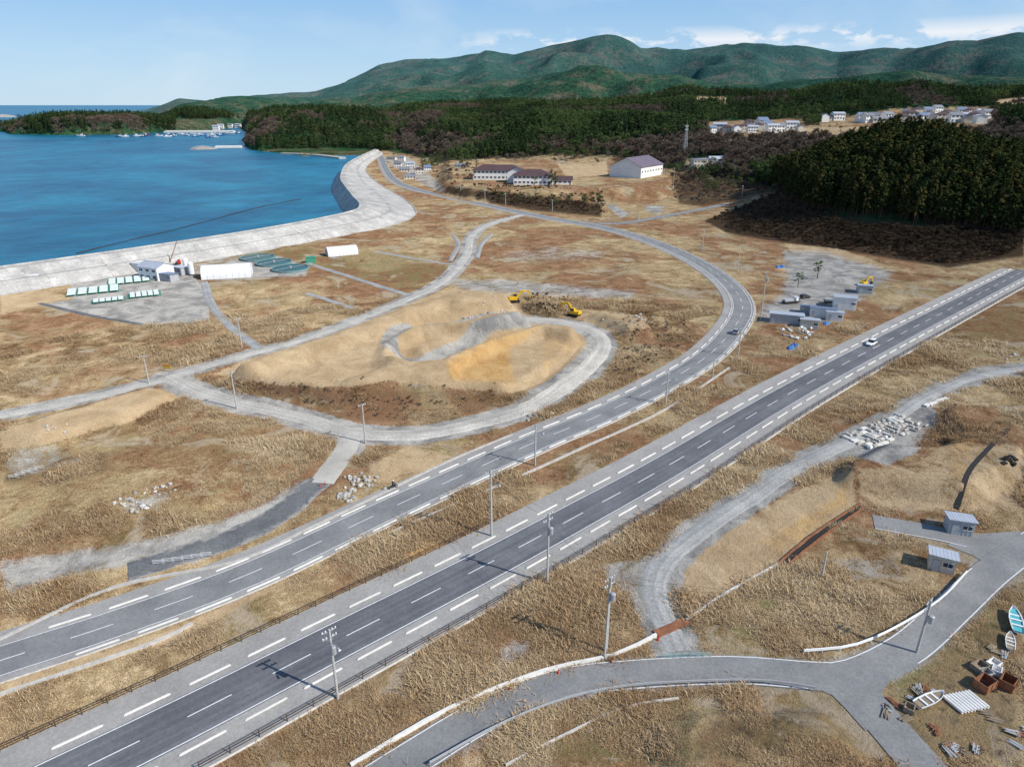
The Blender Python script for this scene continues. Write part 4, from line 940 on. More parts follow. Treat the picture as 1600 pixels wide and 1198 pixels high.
cb=MB(); cb.box((0,0,.9),(6.5,2.2,.5)); cc=MB(); cc.prism([(2.2,1.15),(3.4,1.15),(3.4,1.8),(3.1,2.7),(2.2,2.7)],-1.05,1.05); cj=MB(); cj.cyl((-1,0,1.6),(3.5,0,11),.22,.12,6); cj.cyl((3.5,0,11),(3.5,0,6),.03,.03,4)
w=MB(); w.cyl((0,-.15,0),(0,.15,0),.48,.48,12); wm=w.build('truck_wheel',['rubber'])
place(('crane_truck','crane truck','',[('chassis',cb.build('chassis',['dark'])),('cab',cc.build('truck_cab',['red'])),('jib',cj.build('jib',['rust']))]+[('wheel',wm,(x_,y_,.48)) for x_ in (-2.2,-1,2.5) for y_ in (-1,1)]),270,416,.3,'small crane truck with raised jib beside the seawall')
cbx=MB(); cbx.box((-.9,0,1.5),(4.2,2.0,.9))
for px,py,r_,m_ in ((1234,474,.3,'white'),(1300,474,-.3,'silver')):
    place(('truck','truck','',[('chassis',cb.build('chassis',['dark'])),('cab',cc.build('truck_cab',[m_])),('cargo_bed',cbx.build('cargo_bed',['wallg']))]+[('wheel',wm,(x_,y_,.48)) for x_ in (-2.2,2.5) for y_ in (-1,1)]),px,py,r_,'small flatbed truck parked in the gravel yard',scale=.85)
# ------------------------------------------------------------------ boats
def boat_T(L,hullm='white',cabin=True,inner='teal'):
    k=L/6.0; secs=[(-3,.85,.1,.8),(-2,.95,.0,.8),(0,1.0,0,.85),(1.5,.8,.05,.95),(2.4,.45,.2,1.1),(3.0,.06,.6,1.3)]
    mb=MB(); mb.loft([[(x*k,-hw*k,zt*k),(x*k,-hw*.75*k,(zb+.2)*k),(x*k,0,zb*k),(x*k,hw*.75*k,(zb+.2)*k),(x*k,hw*k,zt*k),(x*k,hw*.86*k,zt*k),(x*k,hw*.8*k,(zt-.4)*k),(x*k,-hw*.8*k,(zt-.4)*k),(x*k,-hw*.86*k,zt*k)] for x,hw,zb,zt in secs])
    dk=MB(); dk.loft([[(x*k,-hw*.82*k,(zt-.38)*k),(x*k,hw*.82*k,(zt-.38)*k),(x*k,hw*.84*k,(zt-.2)*k),(x*k,-hw*.84*k,(zt-.2)*k)] for x,hw,zb,zt in secs[:-1]])
    p_=[('hull',mb.build('boat_hull',[hullm])),('deck',dk.build('boat_deck',[inner]))]
    if cabin:
        c=MB(); c.prism([(-1.6*k,.5*k),(.2*k,.5*k),(.1*k,1.9*k),(-1.6*k,2.0*k)],-.5*k,.5*k); g_=MB(); g_.box((-.7*k,0,1.55*k),(1.86*k,1.06*k,.4*k)); ms=MB(); ms.cyl((-1.8*k,0,.6*k),(-1.8*k,0,3.6*k),.05*k,.03*k,5); ms.cyl((-1.8*k,0,3.0*k),(-2.8*k,0,2.2*k),.03*k,.03*k,4)
        p_+=[('cabin',c.build('boat_cabin',['white']),(0,0,0),[('window',g_.build('boat_window',['glass']))]),('mast',ms.build('mast',['steel']))]
    else:
        t_=MB()
        for x_ in (-1.6,-.2,1.0): t_.box((x_*k,0,.74*k),(.35*k,1.5*k,.06*k))
        p_.append(('thwart',t_.build('thwart',['white'])))
    return ('boat','boat','',p_)
x,y,z=PG(1585,974); spawn(boat_T(5,'white',False,'teal'),(x,y,z+.2),1.1,label='white open skiff with turquoise interior stored on grass')
x,y,z=PG(1577,1006); spawn(boat_T(3.4,'white',False,'wood'),(x,y,z+.2),1.0,label='small pale dinghy stored on grass')
x,y,z=PG(1452,1098); spawn(boat_T(4.4,'white',False,'wood'),(x,y,z+.2),.4,label='weathered white skiff filled with timber on dry grass')
x,y,z=PG(62,446); spawn(boat_T(13,'white',True,'wallw'),(x,y,z+.2),.15,label='white fishing boat standing on land beside the seawall')
BT=boat_T(15,'white',True,'wallw'); BT2=boat_T(14,'blue',True,'wallw'); BT3=boat_T(16,'red',True,'wallw')
random.seed(3)
for px,py in ((126,213),(186,214),(195,214),(228,212),(224,214),(248,213),(265,211),(272,213),(290,212),(300,210),(306,214),(318,212),(330,211),(334,215),(345,212),(352,210),(360,209),(262,214),(215,213),(310,211),(283,210),(340,210),(325,215),(372,209)):
    x,y=P(px,py,-2); T_=random.choice([BT,BT,BT,BT2])
    if (px,py)==(228,212): T_=BT3
    spawn(T_,(x,y,-2.3),random.uniform(-.6,.6)+(math.pi if random.random()<.5 else 0),label={id(BT):'white fishing boat moored in the bay',id(BT2):'blue hulled fishing boat moored in the bay',id(BT3):'red hulled fishing boat moored in the bay'}[id(T_)],group='fishing boats moored in the bay',scale=1.2)
mb=MB(); n=14; rings=[]
for r_,z_ in ((16,-4),(13,-1),(8,1.5),(3,3)): rings.append([(r_*1.6*math.cos(2*math.pi*i/n)*(1+.2*math.sin(i*2.3)),r_*math.sin(2*math.pi*i/n)*(1+.2*math.cos(i*1.9)),z_+.6*math.sin(i*3.1)) for i in range(n)])
mb.loft(rings)
x,y=P(316,233,-2); ob('islet',mb.build('islet',['rock']),(x,y,0),kind='structure'); x,y=P(4,183,-2); ob('islet',mb.build('islet',[ 'rock']),(x,y,0),kind='structure',scale=4)
mb=MB(); mb.box((0,0,-.9),(44,7,2.6),taper=.97); mb.box((0,3.2,.8),(42,.6,1)); x,y=P(357,231,-2); ob('pier',mb.build('pier',['whiteconc']),(x,y,0),.15,label='short pale concrete pier off the headland',category='pier')
mb=MB(); mb.box((0,0,-.5),(180,14,4),taper=.98); mb.box((0,6,2),(178,1,1.6)); x,y=P(312,207,-2); ob('pier',mb.build('harbour_pier',['whiteconc']),(x,y,0),.05,label='long pale concrete harbour breakwater',category='pier')
mb=MB(); mb.loft([[(r_*math.cos(i*math.pi/3),r_*math.sin(i*math.pi/3),z_) for i in range(6)] for r_,z_ in ((.15,-.35),(.4,-.15),(.4,.2),(.15,.4))]); bu=mb.build('float',['wallg'])
for row in range(6):
    for i in range(9):
        px=20+i*19+row*9+random.uniform(-2,2); py=330-row*14-i*2.2
        x,y=P(px,py,-2); ob('float',bu,(x,y,-2.05),label='pale aquaculture float on the sea surface',category='float',group='aquaculture floats in rows',scale=.6)
# ------------------------------------------------------------------ yard junk, rocks, stacks
def rockm(seed):
    r_=np.random.default_rng(seed); import bmesh
    bm=bmesh.new(); bmesh.ops.create_icosphere(bm,subdivisions=2,radius=.5)
    s_=r_.uniform(.6,1.1,3)
    for v in bm.verts:
        k=1+.5*(float(vnoise(np.array([v.co.x*3+seed*7]),np.array([v.co.y*3+v.co.z*5]),seed)[0])-.5); v.co=Vector((v.co.x*s_[0]*k,v.co.y*s_[1]*k,max(-.2,v.co.z*s_[2]*k*.8)))
    me_=bpy.data.meshes.new('rock'); bm.to_mesh(me_); bm.free(); me_.materials.append(M['rock']); return me_
RK=[rockm(i) for i in range(5)]
def rocks(cx,cy,sx,sy,n_,s0,s1,label,group):
    for i in range(n_):
        px=cx+random.gauss(0,sx);py=cy+random.gauss(0,sy); x,y,z=PG(px,py); s_=random.uniform(s0,s1)
        ob('rock',RK[i%5],(x,y,z+.15*s_),random.uniform(0,6.28),scale=s_,label=label,category='rock',group=group)
rocks(540,775,11,5,34,.4,1.1,'broken pale grey rock in a roadside rubble heap','rubble heap by the apron')
rocks(568,752,12,7,34,.4,1.1,'grey rock in a heap of rubble','rubble heap by the apron')
rocks(215,788,18,6,34,.3,1.0,'pale broken rock lying in dry grass','rubble heap in the dry field')
rocks(250,765,18,4,20,.3,.9,'pale broken rock lying in dry grass','rubble heap in the dry field')
rocks(840,650,14,4,14,.5,1.1,'dark grey rock beside the gravel track','rocks beside the gravel track')
rocks(990,500,22,6,24,.5,1.3,'tan quarry rock on the earth bank','rocks on the earth bank')
rocks(770,490,25,7,40,.4,1.2,'grey quarry rock on the mound slope','rocks on the mound slope')
rocks(80,665,16,8,16,.3,.8,'tan rock on a gravelly bank','rocks on the gravel bank')
rocks(1590,560,14,5,10,.4,1.2,'grey rock beside the track','rocks by the track')
mb=MB(); mb.prism([(-1,0),(1,0),(1,.25),(.75,.7),(-.75,.7),(-1,.25)],-.35,.35); cbk=mb.build('concrete_block',['concrete'])
mb=MB()
for y_ in (-.45,-.15,.15,.45): mb.box((0,y_,.28),(2.4,.22,.5))
mb.box((-.8,0,.02),(.1,1.2,.1)); mb.box((.8,0,.02),(.1,1.2,.1)); bun=mb.build('panel_bundle',['whiteconc'])
mb=MB()
mb.loft([[(x_,r_*math.cos(2*math.pi*i/12),.3+r_*math.sin(2*math.pi*i/12)) for i in range(12)] for x_,r_ in ((-1,.2),(-1,.3),(1,.3),(1,.2),(-1,.2))],cap=False); pip=mb.build('concrete_pipe',['concrete'])
mb=MB(); mb.loft([[(-.55*k,-.5*k,z_),(.55*k,-.5*k,z_),(.55*k,.5*k,z_),(-.55*k,.5*k,z_)] for k,z_ in ((.85,0),(1.05,.3),(1.0,.8),(.5,1.0),(.2,1.15))]); bag=mb.build('bulk_bag',['fabric'])
kinds=[('concrete_block',cbk,'grey trapezoid concrete block stacked on gravel','concrete block'),('panel_bundle',bun,'bundle of white kerb units on gravel','building material'),('concrete_pipe',pip,'short grey concrete pipe section on gravel','pipe'),('bulk_bag',bag,'white bulk bag on the gravel pad','bag')]
ax0,ay0,_z=PG(1338,692); ax1,ay1,_z=PG(1430,655); ux,uy=ax1-ax0,ay1-ay0; Lr=math.hypot(ux,uy); ux/=Lr;uy/=Lr
for i in range(90):
    row=i%6; s_=(i//6)/15*Lr+random.uniform(-.35,.35); o1=(row-2.5)*1.25+random.uniform(-.25,.25)
    if random.random()<.12: continue
    x=ax0+ux*s_-uy*o1; y=ay0+uy*s_+ux*o1; z=hz(x,y)
    nm,me_,lb,ct=kinds[random.choices([0,1,2,3],[6,4,2,1])[0]]
    ob(nm,me_,(x,y,z+.05),math.atan2(uy,ux)+random.choice([0,0,0,1.57])+random.uniform(-.06,.06),scale=random.uniform(.5,.75),label=lb,category=ct,group='building materials on the gravel pad')
for i in range(6):
    x,y,z=PG(1450+i*5+random.uniform(-2,2),634-i*1.5+random.uniform(-3,3)); ob('panel_bundle',bun,(x,y,z+.05),.65,scale=.75,label='bundle of white kerb units on gravel',category='building material',group='building materials on the gravel pad')
for i in range(22):
    px=random.uniform(1222,1268);py=random.uniform(513,530); x,y,z=PG(px,py); nm,me_,lb,ct=random.choice(kinds); ob(nm,me_,(x,y,z),random.uniform(0,3),scale=.75,label=lb,category=ct,group='materials at the yard edge')
def tarp():
    n=9; vs=[];fs=[]
    for i in range(n):
        for j in range(n):
            u,v=i/(n-1)*2-1,j/(n-1)*2-1; r_=max(abs(u),abs(v)); vs.append((u*1.3,v*1.0,max(0,(1-r_**3))*(.7+.25*math.sin(i*2.1+j*1.3))))
    for i in range(n-1):
        for j in range(n-1): a_=i*n+j; fs.append((a_,a_+n,a_+n+1,a_+1))
    m_=MB(); m_.add(vs,fs); return m_.build('tarpaulin',['blue'])
tp=tarp()
for px,py in ((1216,418),(1223,417),(1236,545),(1242,541),(1290,506)): x,y,z=PG(px,py); ob('tarpaulin',tp,(x,y,z+.02),random.uniform(0,3),label='blue tarpaulin covering a heap of material',category='tarpaulin',group='blue tarpaulins in the yard')
def crate_T(w,d,h,m_):
    mb=MB(); t_=.08
    mb.box((0,0,.06),(w,d,.1))
    for sy in (-1,1): mb.box((0,sy*(d/2-t_/2),h/2+.11),(w,t_,h))
    for sx in (-1,1): mb.box((sx*(w/2-t_/2),0,h/2+.11),(t_,d-2*t_-.01,h))
    for sx in (-1,0,1):
        for sy in (-1,1): mb.box((sx*(w/2-.1),sy*(d/2+.03),h/2+.11),(.12,.06,h))
    return mb.build('crate_shell',[m_])
for px,py,w_,d_,h_,m_,r_ in ((1537,1074,2.2,1.6,1.1,'rust',.5),(1573,1072,1.9,1.5,1.1,'rust',.7),(1530,1045,1.8,1.3,.6,'wood',.4),(1552,1040,1.6,1.1,.5,'wallw',.5),(1540,1055,1.3,1.1,.6,'wallg',.2),(1420,1110,1.2,1.0,.6,'wood',.9),(1556,1052,1.2,1.0,.7,'white',.9)):
    x,y,z=PG(px,py); ob('crate',crate_T(w_,d_,h_,m_),(x,y,z+.05),r_,label=('rusty open steel crate' if m_=='rust' else 'weathered open pale crate')+' on dry grass',category='crate',group='crates stored in the yard')
mb=MB(); mb.loft([[(r_*math.cos(2*math.pi*i/12),y_,.2+r_*math.sin(2*math.pi*i/12)) for i in range(12)] for y_,r_ in ((-1.3,.13),(-1.3,.19),(1.3,.19),(1.3,.13),(-1.3,.13))],cap=False); pp=mb.build('pipe',['wallw'])
for i in range(9):
    x,y,z=PG(1488+i*5,1102-i*1.0); ob('pipe',pp,(x,y,z+.05),.35,label='pale plastic pipe laid on the ground',category='pipe',group='row of pale pipes on the ground')
for i in range(40):
    px,py=random.choice([(1445,1135),(1520,1175),(1560,1020),(1400,1105),(1540,1120),(1590,1150),(1490,1170),(1430,1080),(1545,1060),(1410,1120)]); x,y,z=PG(px+random.gauss(0,12),py+random.gauss(0,8))
    mb=MB(); L_=random.uniform(.6,1.8)
    for k in range(4): mb.box((random.uniform(-.2,.2),k*.17-.25,.1+.05*(k%2)),(L_,.12,.07),random.uniform(-.15,.15))
    ob('timber_pile',mb.build('timber_pile',[random.choice(['wood','wood','wallg','rust','steel','brown'])]),(x,y,z+.1),random.uniform(0,3),label='small pile of weathered boards on dry grass',category='timber',group='scattered timber piles')
tyre=MB(); tyre.loft([[(r_*math.cos(2*math.pi*i/14),r_*math.sin(2*math.pi*i/14),z_) for i in range(14)] for r_,z_ in ((.28,.05),(.5,0),(.52,.2),(.28,.25),(.28,.05))],cap=False); ty=tyre.build('tyre',['rubber'])
for i in range(12): x,y,z=PG(1578+random.uniform(-9,9),720+random.uniform(-8,8)); ob('tyre',ty,(x,y,z+.02+.2*(i%3)),0,label='black tyre in a heap on bare soil',category='tyre',group='heap of black tyres')
def barrier_T(m_):
    mb=MB()
    for x_ in (-.8,.8): mb.cyl((x_,0,0),(x_,0,.9),.03,.03,6); mb.cyl((x_,-.3,.02),(x_,.3,.02),.03,.03,6)
    r_=MB()
    for z_ in (.3,.55,.8): r_.cyl((-.85,0,z_),(.85,0,z_),.03,.03,6)
    return ('road_barrier','barrier','',[('frame',mb.build('barrier_frame',['steel'])),('rail',r_.build('barrier_rail',[m_]))])
BA=barrier_T('tealp'); BW=barrier_T('white')
for i in range(6): x,y,z=PG(1043+i*11.5,1029-i*.4); spawn(BA,(x,y,z+.05),.02,label='low teal pipe barrier closing the gravel track',group='teal barriers across the track')
for i in range(6): x,y,z=PG(248+i*15,882-i*2.4); spawn(BW,(x,y,z+.05),.1,label='low white pipe barrier beside the gravel path',group='white barriers across the path')
for i in range(5): x,y,z=PG(22+i*10,748-i*3.5); spawn(BW,(x,y,z+.1),.2,label='weathered white pipe barrier in the field',group='barriers in the dry field')
mb=MB(); mb.cyl((-.8,0,0),(-.8,0,1.9),.04,.04,6); mb.cyl((.8,0,0),(.8,0,1.9),.04,.04,6); sg=MB(); sg.box((0,-.05,1.3),(2.2,.06,1.1)); sg.box((0,-.09,1.62),(2.0,.02,.28),m=1); sg.box((0,-.09,1.05),(1.9,.02,.18),m=2)
x,y,z=PG(262,580); spawn(('notice_sign','sign','',[('post',mb.build('sign_post',['steel'])),('panel',sg.build('sign_panel',['yellow','red','green']))]),(x,y,z),-.2,label='yellow and red notice board beside the gravel track')
mb=MB(); mb.cyl((0,0,0),(0,0,.05),.2,.2,8); mb.cyl((0,0,.05),(0,0,.7),.13,.03,10); cone=mb.build('traffic_cone',['red'])
for px,py in ((955,1036),(500,760),(508,757),(1028,1000),(872,1053),(796,1078)): x,y,z=PG(px,py); ob('traffic_cone',cone,(x,y,z+.05),label='small red traffic cone at the roadside',category='traffic cone',group='traffic cones')
tick('objects')
# ------------------------------------------------------------------ TREES
def leafquads(C,N_,S_,r_):
    n=len(C); u=r_.normal(size=(n,3)); u-= (u*N_).sum(1)[:,None]*N_; u/=np.linalg.norm(u,axis=1)[:,None]; v=np.cross(N_,u)
    s=S_[:,None]; a=C+u*s+v*s*.2; b=C+v*s*.7; c=C-u*s*.9-v*s*.1; d=C-v*s*.75+N_*s*.25
    V_=np.stack([a,b,c,d],1).reshape(-1,3); return V_,[(4*i,4*i+1,4*i+2,4*i+3) for i in range(n)]
def unit(a): return a/(np.linalg.norm(a,axis=1)[:,None]+1e-9)
def conifer(seed,h,R,low,n):
    r_=np.random.default_rng(seed)
    tr=MB(); bend=r_.normal(0,.25,2); tr.cyl((0,0,-1.5),(bend[0]*.5,bend[1]*.5,h*.5),.27,.19,6); tr.cyl((bend[0]*.5,bend[1]*.5,h*.5),(bend[0],bend[1],h*.97),.19,.04,5)
    nb=int(n/9); C=[];Nn=[];Ss=[]
    for i in range(nb):
        t_=low+(1-low)*((i+r_.random())/nb)**.9; q_=(t_-low)/(1-low); L=R*((1-q_)**.6)*r_.uniform(.6,1.15)+.35
        if q_<.12: L*=.7
        a_=r_.random()*6.283; z_=h*t_; e=np.array([math.cos(a_)*L,math.sin(a_)*L,-.15*L]); p0=np.array([bend[0]*t_,bend[1]*t_,z_])
        if i%3==0: tr.cyl(tuple(p0),tuple(p0+e*.8),.05,.02,3,cap=False)
        for k in range(9):
            s_=r_.uniform(.35,1.05); C.append(p0+e*s_+r_.normal(0,.28,3)); Nn.append(np.array([e[0]*.6,e[1]*.6,1.3*L])+r_.normal(0,.5*L,3)); Ss.append(r_.uniform(.35,.75)*(1.15-q_*.4))
    V_,F_=leafquads(np.array(C),unit(np.array(Nn)),np.array(Ss),r_)
    return tr,V_,F_
def pine(seed,h,R,n):
    r_=np.random.default_rng(seed); tr=MB(); lean=r_.normal(0,.6,2)
    tr.cyl((0,0,-1.5),(lean[0]*.5,lean[1]*.5,h*.5),.28,.2,6); tr.cyl((lean[0]*.5,lean[1]*.5,h*.5),(lean[0],lean[1],h*.9),.2,.06,6)
    C=[];Nn=[];Ss=[]
    for i in range(13):
        t_=r_.uniform(.4,1.0); a_=r_.random()*6.283; L=R*r_.uniform(.25,.95)*(1.25-t_*.6); p0=np.array([lean[0]*t_,lean[1]*t_,h*t_*.92]); c=p0+np.array([math.cos(a_)*L,math.sin(a_)*L,.25*L])
        tr.cyl(tuple(p0-np.array([0,0,.3])),tuple(c),.07,.03,4,cap=False); rr_=r_.uniform(.9,1.5)
        for k in range(n//13):
            v=r_.normal(size=3); v/=np.linalg.norm(v); C.append(c+v*np.array([rr_,rr_,rr_*.55])*r_.uniform(.6,1)); Nn.append(v+np.array([0,0,.5])+r_.normal(0,.4,3)); Ss.append(r_.uniform(.25,.55))
    V_,F_=leafquads(np.array(C),unit(np.array(Nn)),np.array(Ss),r_); return tr,V_,F_
def bare(seed,h,R,n):
    r_=np.random.default_rng(seed); tr=MB(); tips=[]
    def br(p,d_,L,r,lv):
        q_=p+d_*L; tr.cyl(tuple(p),tuple(q_),r,r*.6,3 if lv else 5,cap=False)
        if lv==3: tips.append((q_,d_)); return
        for i in range(3):
            nd=d_+r_.normal(0,.42,3)+np.array([0,0,.1]); nd/=np.linalg.norm(nd); br(q_-d_*L*r_.uniform(0,.35),nd,L*.66,r*.55,lv+1)
    br(np.array([0,0,-1.0]),np.array([0,0,1.0]),h*.36,.2,0)
    vs=[];fs=[]
    for q_,d_ in tips:
        for k in range(max(1,n//len(tips))):
            dd=unit((d_+r_.normal(0,.6,3))[None])[0]; L=h*r_.uniform(.07,.15); o_=np.cross(dd,r_.normal(size=3)); o_/=np.linalg.norm(o_); p=q_+r_.normal(0,.25,3)
            b=len(vs); vs+=[p-o_*.07,p+o_*.07,p+dd*L+o_*.12,p+dd*L*1.05-o_*.12]; fs.append((b,b+1,b+2,b+3))
    return tr,np.array(vs),fs
def tree_meshes(gen,tm,lm,nm):
    tr,V_,F_=gen; t1=tr.build(nm+'_trunk',[tm]); c=MB(); c.add(V_,F_); c1=c.build(nm+'_crown',[lm])
    b=MB(); b.v=list(tr.v);b.f=list(tr.f);b.m=[0]*len(tr.f); b.add(V_,F_,1); m1=b.build(nm,[tm,lm]); return t1,c1,m1
CED=[tree_meshes(conifer(i,15+i*1.5,3.1,.30,400),'bark','cedar','cedar_tree') for i in range(4)]
DRK=[tree_meshes(conifer(20+i,12+i*1.5,3.1,.12,240),'bark','cedard','dark_cedar') for i in range(3)]
PIN=[tree_meshes(pine(40+i,11+i,3.8,250),'bark','pine','pine_tree') for i in range(3)]
BAR=[tree_meshes(bare(60+i,10+i,3,330),'barkg','twig','bare_tree') for i in range(3)]
SHR=tree_meshes(bare(70,10,3,330),'twigd','twigd','brush')[2]
def gn_scatter(name,pts,scl,protos,label,category):
    assign=rng.integers(0,len(protos),len(pts))
    for pi,proto in enumerate(protos):
        k=assign==pi
        if not k.any(): continue
        me=bpy.data.meshes.new(name); me.vertices.add(int(k.sum())); me.vertices.foreach_set('co',pts[k].ravel().astype(np.float32))
        at=me.attributes.new('scl','FLOAT','POINT'); at.data.foreach_set('value',scl[k].astype(np.float32))
        at=me.attributes.new('rz','FLOAT','POINT'); at.data.foreach_set('value',rng.uniform(0,6.28,int(k.sum())).astype(np.float32))
        o=ob(name,me,label=label,category=category,kind='stuff')
        ng=bpy.data.node_groups.new(name,'GeometryNodeTree'); ng.interface.new_socket('Geometry',in_out='INPUT',socket_type='NodeSocketGeometry'); ng.interface.new_socket('Geometry',in_out='OUTPUT',socket_type='NodeSocketGeometry')
        gi=ng.nodes.new('NodeGroupInput');go=ng.nodes.new('NodeGroupOutput'); ip=ng.nodes.new('GeometryNodeInstanceOnPoints'); oi=ng.nodes.new('GeometryNodeObjectInfo'); oi.inputs['Object'].default_value=proto; oi.inputs['As Instance'].default_value=True
        a1=ng.nodes.new('GeometryNodeInputNamedAttribute'); a1.data_type='FLOAT'; a1.inputs['Name'].default_value='scl'
        a2=ng.nodes.new('GeometryNodeInputNamedAttribute'); a2.data_type='FLOAT'; a2.inputs['Name'].default_value='rz'
        cx=ng.nodes.new('ShaderNodeCombineXYZ'); ng.links.new(a2.outputs[0],cx.inputs[2])
        ng.links.new(gi.outputs[0],ip.inputs['Points']); ng.links.new(oi.outputs['Geometry'],ip.inputs['Instance']); ng.links.new(cx.outputs[0],ip.inputs['Rotation']); ng.links.new(a1.outputs[0],ip.inputs['Scale']); ng.links.new(ip.outputs[0],go.inputs[0])
        md=o.modifiers.new('scatter','NODES'); md.node_group=ng
NC=105000
th=rng.uniform(math.radians(-34),math.radians(43),NC)
u=rng.random(NC); d1,d2=340.,2500.
dd=(d1**.35+u*(d2**.35-d1**.35))**(1/.35)
ne=6000; th=np.concatenate([th,rng.uniform(math.radians(19),math.radians(43),ne),rng.uniform(math.radians(-36),math.radians(-17),6500)])
dd=np.concatenate([dd,rng.uniform(345,640,ne),rng.uniform(1850,2560,6500)])
X=dd*np.sin(th);Y=dd*np.cos(th); Z=hfun(X,Y); PX,PY,W=proj(X,Y,Z)
fo=forest(PX,PY,X,Y,dd)
keep=(fo>.5)&(Z>.2)&(PX>-60)&(PX<1680)
keep&=~((PX>275)&(PX<388)&(PY>186)&(dd>1500)&(dd<2700))
for pl,w in RM: keep&=segdist(X,Y,pl,w+4)>w+3
X,Y,Z,PX,PY,dd=[q[keep] for q in (X,Y,Z,PX,PY,dd)]
nt1=fbm(X/140,Y/140,4,101); nt2=fbm(X/60,Y/60,3,111); rr_=rng.random(len(X))
ced=(PX>1205)&(dd<640)
typ=np.where(nt1+.10*(rr_-.5)>.55,2,np.where(nt2+.14*(rng.random(len(X))-.5)>.50,1,0))
typ=np.where((PX<600)&(nt1<.6),np.where(rr_>.8,1,0),typ)
typ=np.where(ced,3,typ)
print('trees',len(X),[int((typ==i).sum()) for i in range(4)])
order=np.argsort(dd)
sets={3:(CED,'cedar_tree','tall slender cedar with bare lower trunk on the wooded hill','cedar trees on the dark hill',200,True),
      0:(DRK,'conifer_tree','dark green conifer in the mixed hillside wood','conifers in the hillside wood',90,False),
      1:(PIN,'pine_tree','bright green spreading pine in the hillside wood','pines in the hillside wood',110,False),
      2:(BAR,'bare_tree','leafless brown deciduous tree in the hillside wood','leafless trees in the hillside wood',150,False)}
used=np.zeros(len(X),bool); PROTO={}
for tcode,(ms,nm,lb,gp,lim,parts) in sets.items():
    ids=[i for i in order if typ[i]==tcode][:lim]
    protos=[]
    for c_,i in enumerate(ids):
        used[i]=True; m_=ms[c_%len(ms)]; s_=random.uniform(.65,1.15); r_=random.uniform(0,6.28)
        if parts and c_>=6:
            top=ob(nm,None,(X[i],Y[i],Z[i]),r_,scale=s_,label=lb,category='tree',group=gp)
            ob('trunk',m_[0],parent=top); ob('crown',m_[1],parent=top)
        else:
            o=ob(nm,m_[2],(X[i],Y[i],Z[i]),r_,scale=s_,label=lb,category='tree',group=gp)
            if len(protos)<len(ms): protos.append(o)
    PROTO[tcode]=protos
    k=(typ==tcode)&~used
    sc=rng.uniform(.62,1.25,int(k.sum()))*(1+.35*sstep(900,2400,dd[k]))
    gn_scatter({3:'cedar_wood',0:'conifer_wood',1:'pine_wood',2:'leafless_wood'}[tcode],np.stack([X[k],Y[k],Z[k]],1),sc,protos,{3:'dense mass of cedars covering the hill',0:'dense dark conifer wood covering the hills',1:'bright green pine wood on the hillside',2:'brown leafless wood on the hillside'}[tcode],'wood')
x,y,z=PG(1180,352); SHP=[ob('shrub',SHR,(x,y,z),scale=.3,label='tangled dark leafless shrub on the slope',category='shrub')]
def region_pts(poly,n_):
    xs=[p[0] for p in poly];ysx=[p[1] for p in poly]
    px=rng.uniform(min(xs),max(xs),n_);py=rng.uniform(min(ysx),max(ysx),n_); k=sdpoly(px,py,poly)>0; px,py=px[k],py[k]
    z=np.zeros(len(px))
    for _ in range(8):
        v=(py-599)/F; t_=(z-HC)/(-ST-v*CT); x=(px-800)/F*t_; y=(CT-v*ST)*t_; z=.5*z+.5*hfun(x,y)
    z=hfun(x,y); m=np.ones(len(x),bool)
    for pl,w in RM: m&=segdist(x,y,pl,w+2)>w+1.5
    m&=z>-.5
    return np.stack([x,y,z],1)[m]
BR=[(([(1110,345),(1215,300),(1260,322),(1400,333),(1600,362),(1600,398),(1480,414),(1370,398),(1220,374),(1140,362)]),5000,(.15,.42),0),
 ([(690,292),(850,302),(945,312),(945,338),(830,326),(700,304)],900,(.15,.42),0),([(1045,262),(1215,262),(1215,298),(1100,322),(1055,315)],400,(.25,.6),1),
 ([(560,240),(640,244),(740,250),(740,285),(690,292),(640,250)],160,(.3,.7),1),([(640,235),(1100,240),(1100,262),(640,252)],200,(.4,.9),1),
 ([(815,458),(890,466),(880,490),(830,486)],120,(.08,.2),0),([(960,500),(1080,500),(1080,560),(960,590)],160,(.06,.18),1),([(330,588),(560,608),(780,608),(760,640),(690,662),(560,660),(440,640)],260,(.05,.12),1)]
for poly,n_,(s0,s1),bt in BR:
    p_=region_pts(poly,n_)
    if len(p_): gn_scatter('shrubbery',p_,rng.uniform(s0,s1,len(p_)),PROTO[2] if bt else SHP,'tangled brown leafless shrubs on the slope','shrubs')
for poly,n_ in (([(1060,255),(1215,250),(1215,290),(1100,305)],150),([(655,250),(740,248),(735,262),(660,268)],80),([(850,238),(1060,236),(1060,246),(860,248)],160),([(1140,238),(1215,240),(1210,262),(1150,262)],80),([(1100,212),(1260,210),(1260,218),(1100,222)],20),([(1280,170),(1545,164),(1550,174),(1290,180)],120),([(700,296),(940,312),(935,328),(720,308)],60),([(640,236),(860,236),(860,246),(700,250)],160)):
    p_=region_pts(poly,n_); gn_scatter('pine_wood',p_,rng.uniform(.4,.8,len(p_)),PROTO[1],'clump of green pines near the buildings','wood')
for px,py,s_ in ((862,290,1.0),(868,292,.9),(745,262,.8),(1078,262,.9),(1085,258,.8)): x,y,z=PG(px,py); ob('conifer_tree',DRK[0][2],(x,y,z),scale=s_,label='dark green conifer beside the school building',category='tree',group='conifers by the school')
tick('trees')
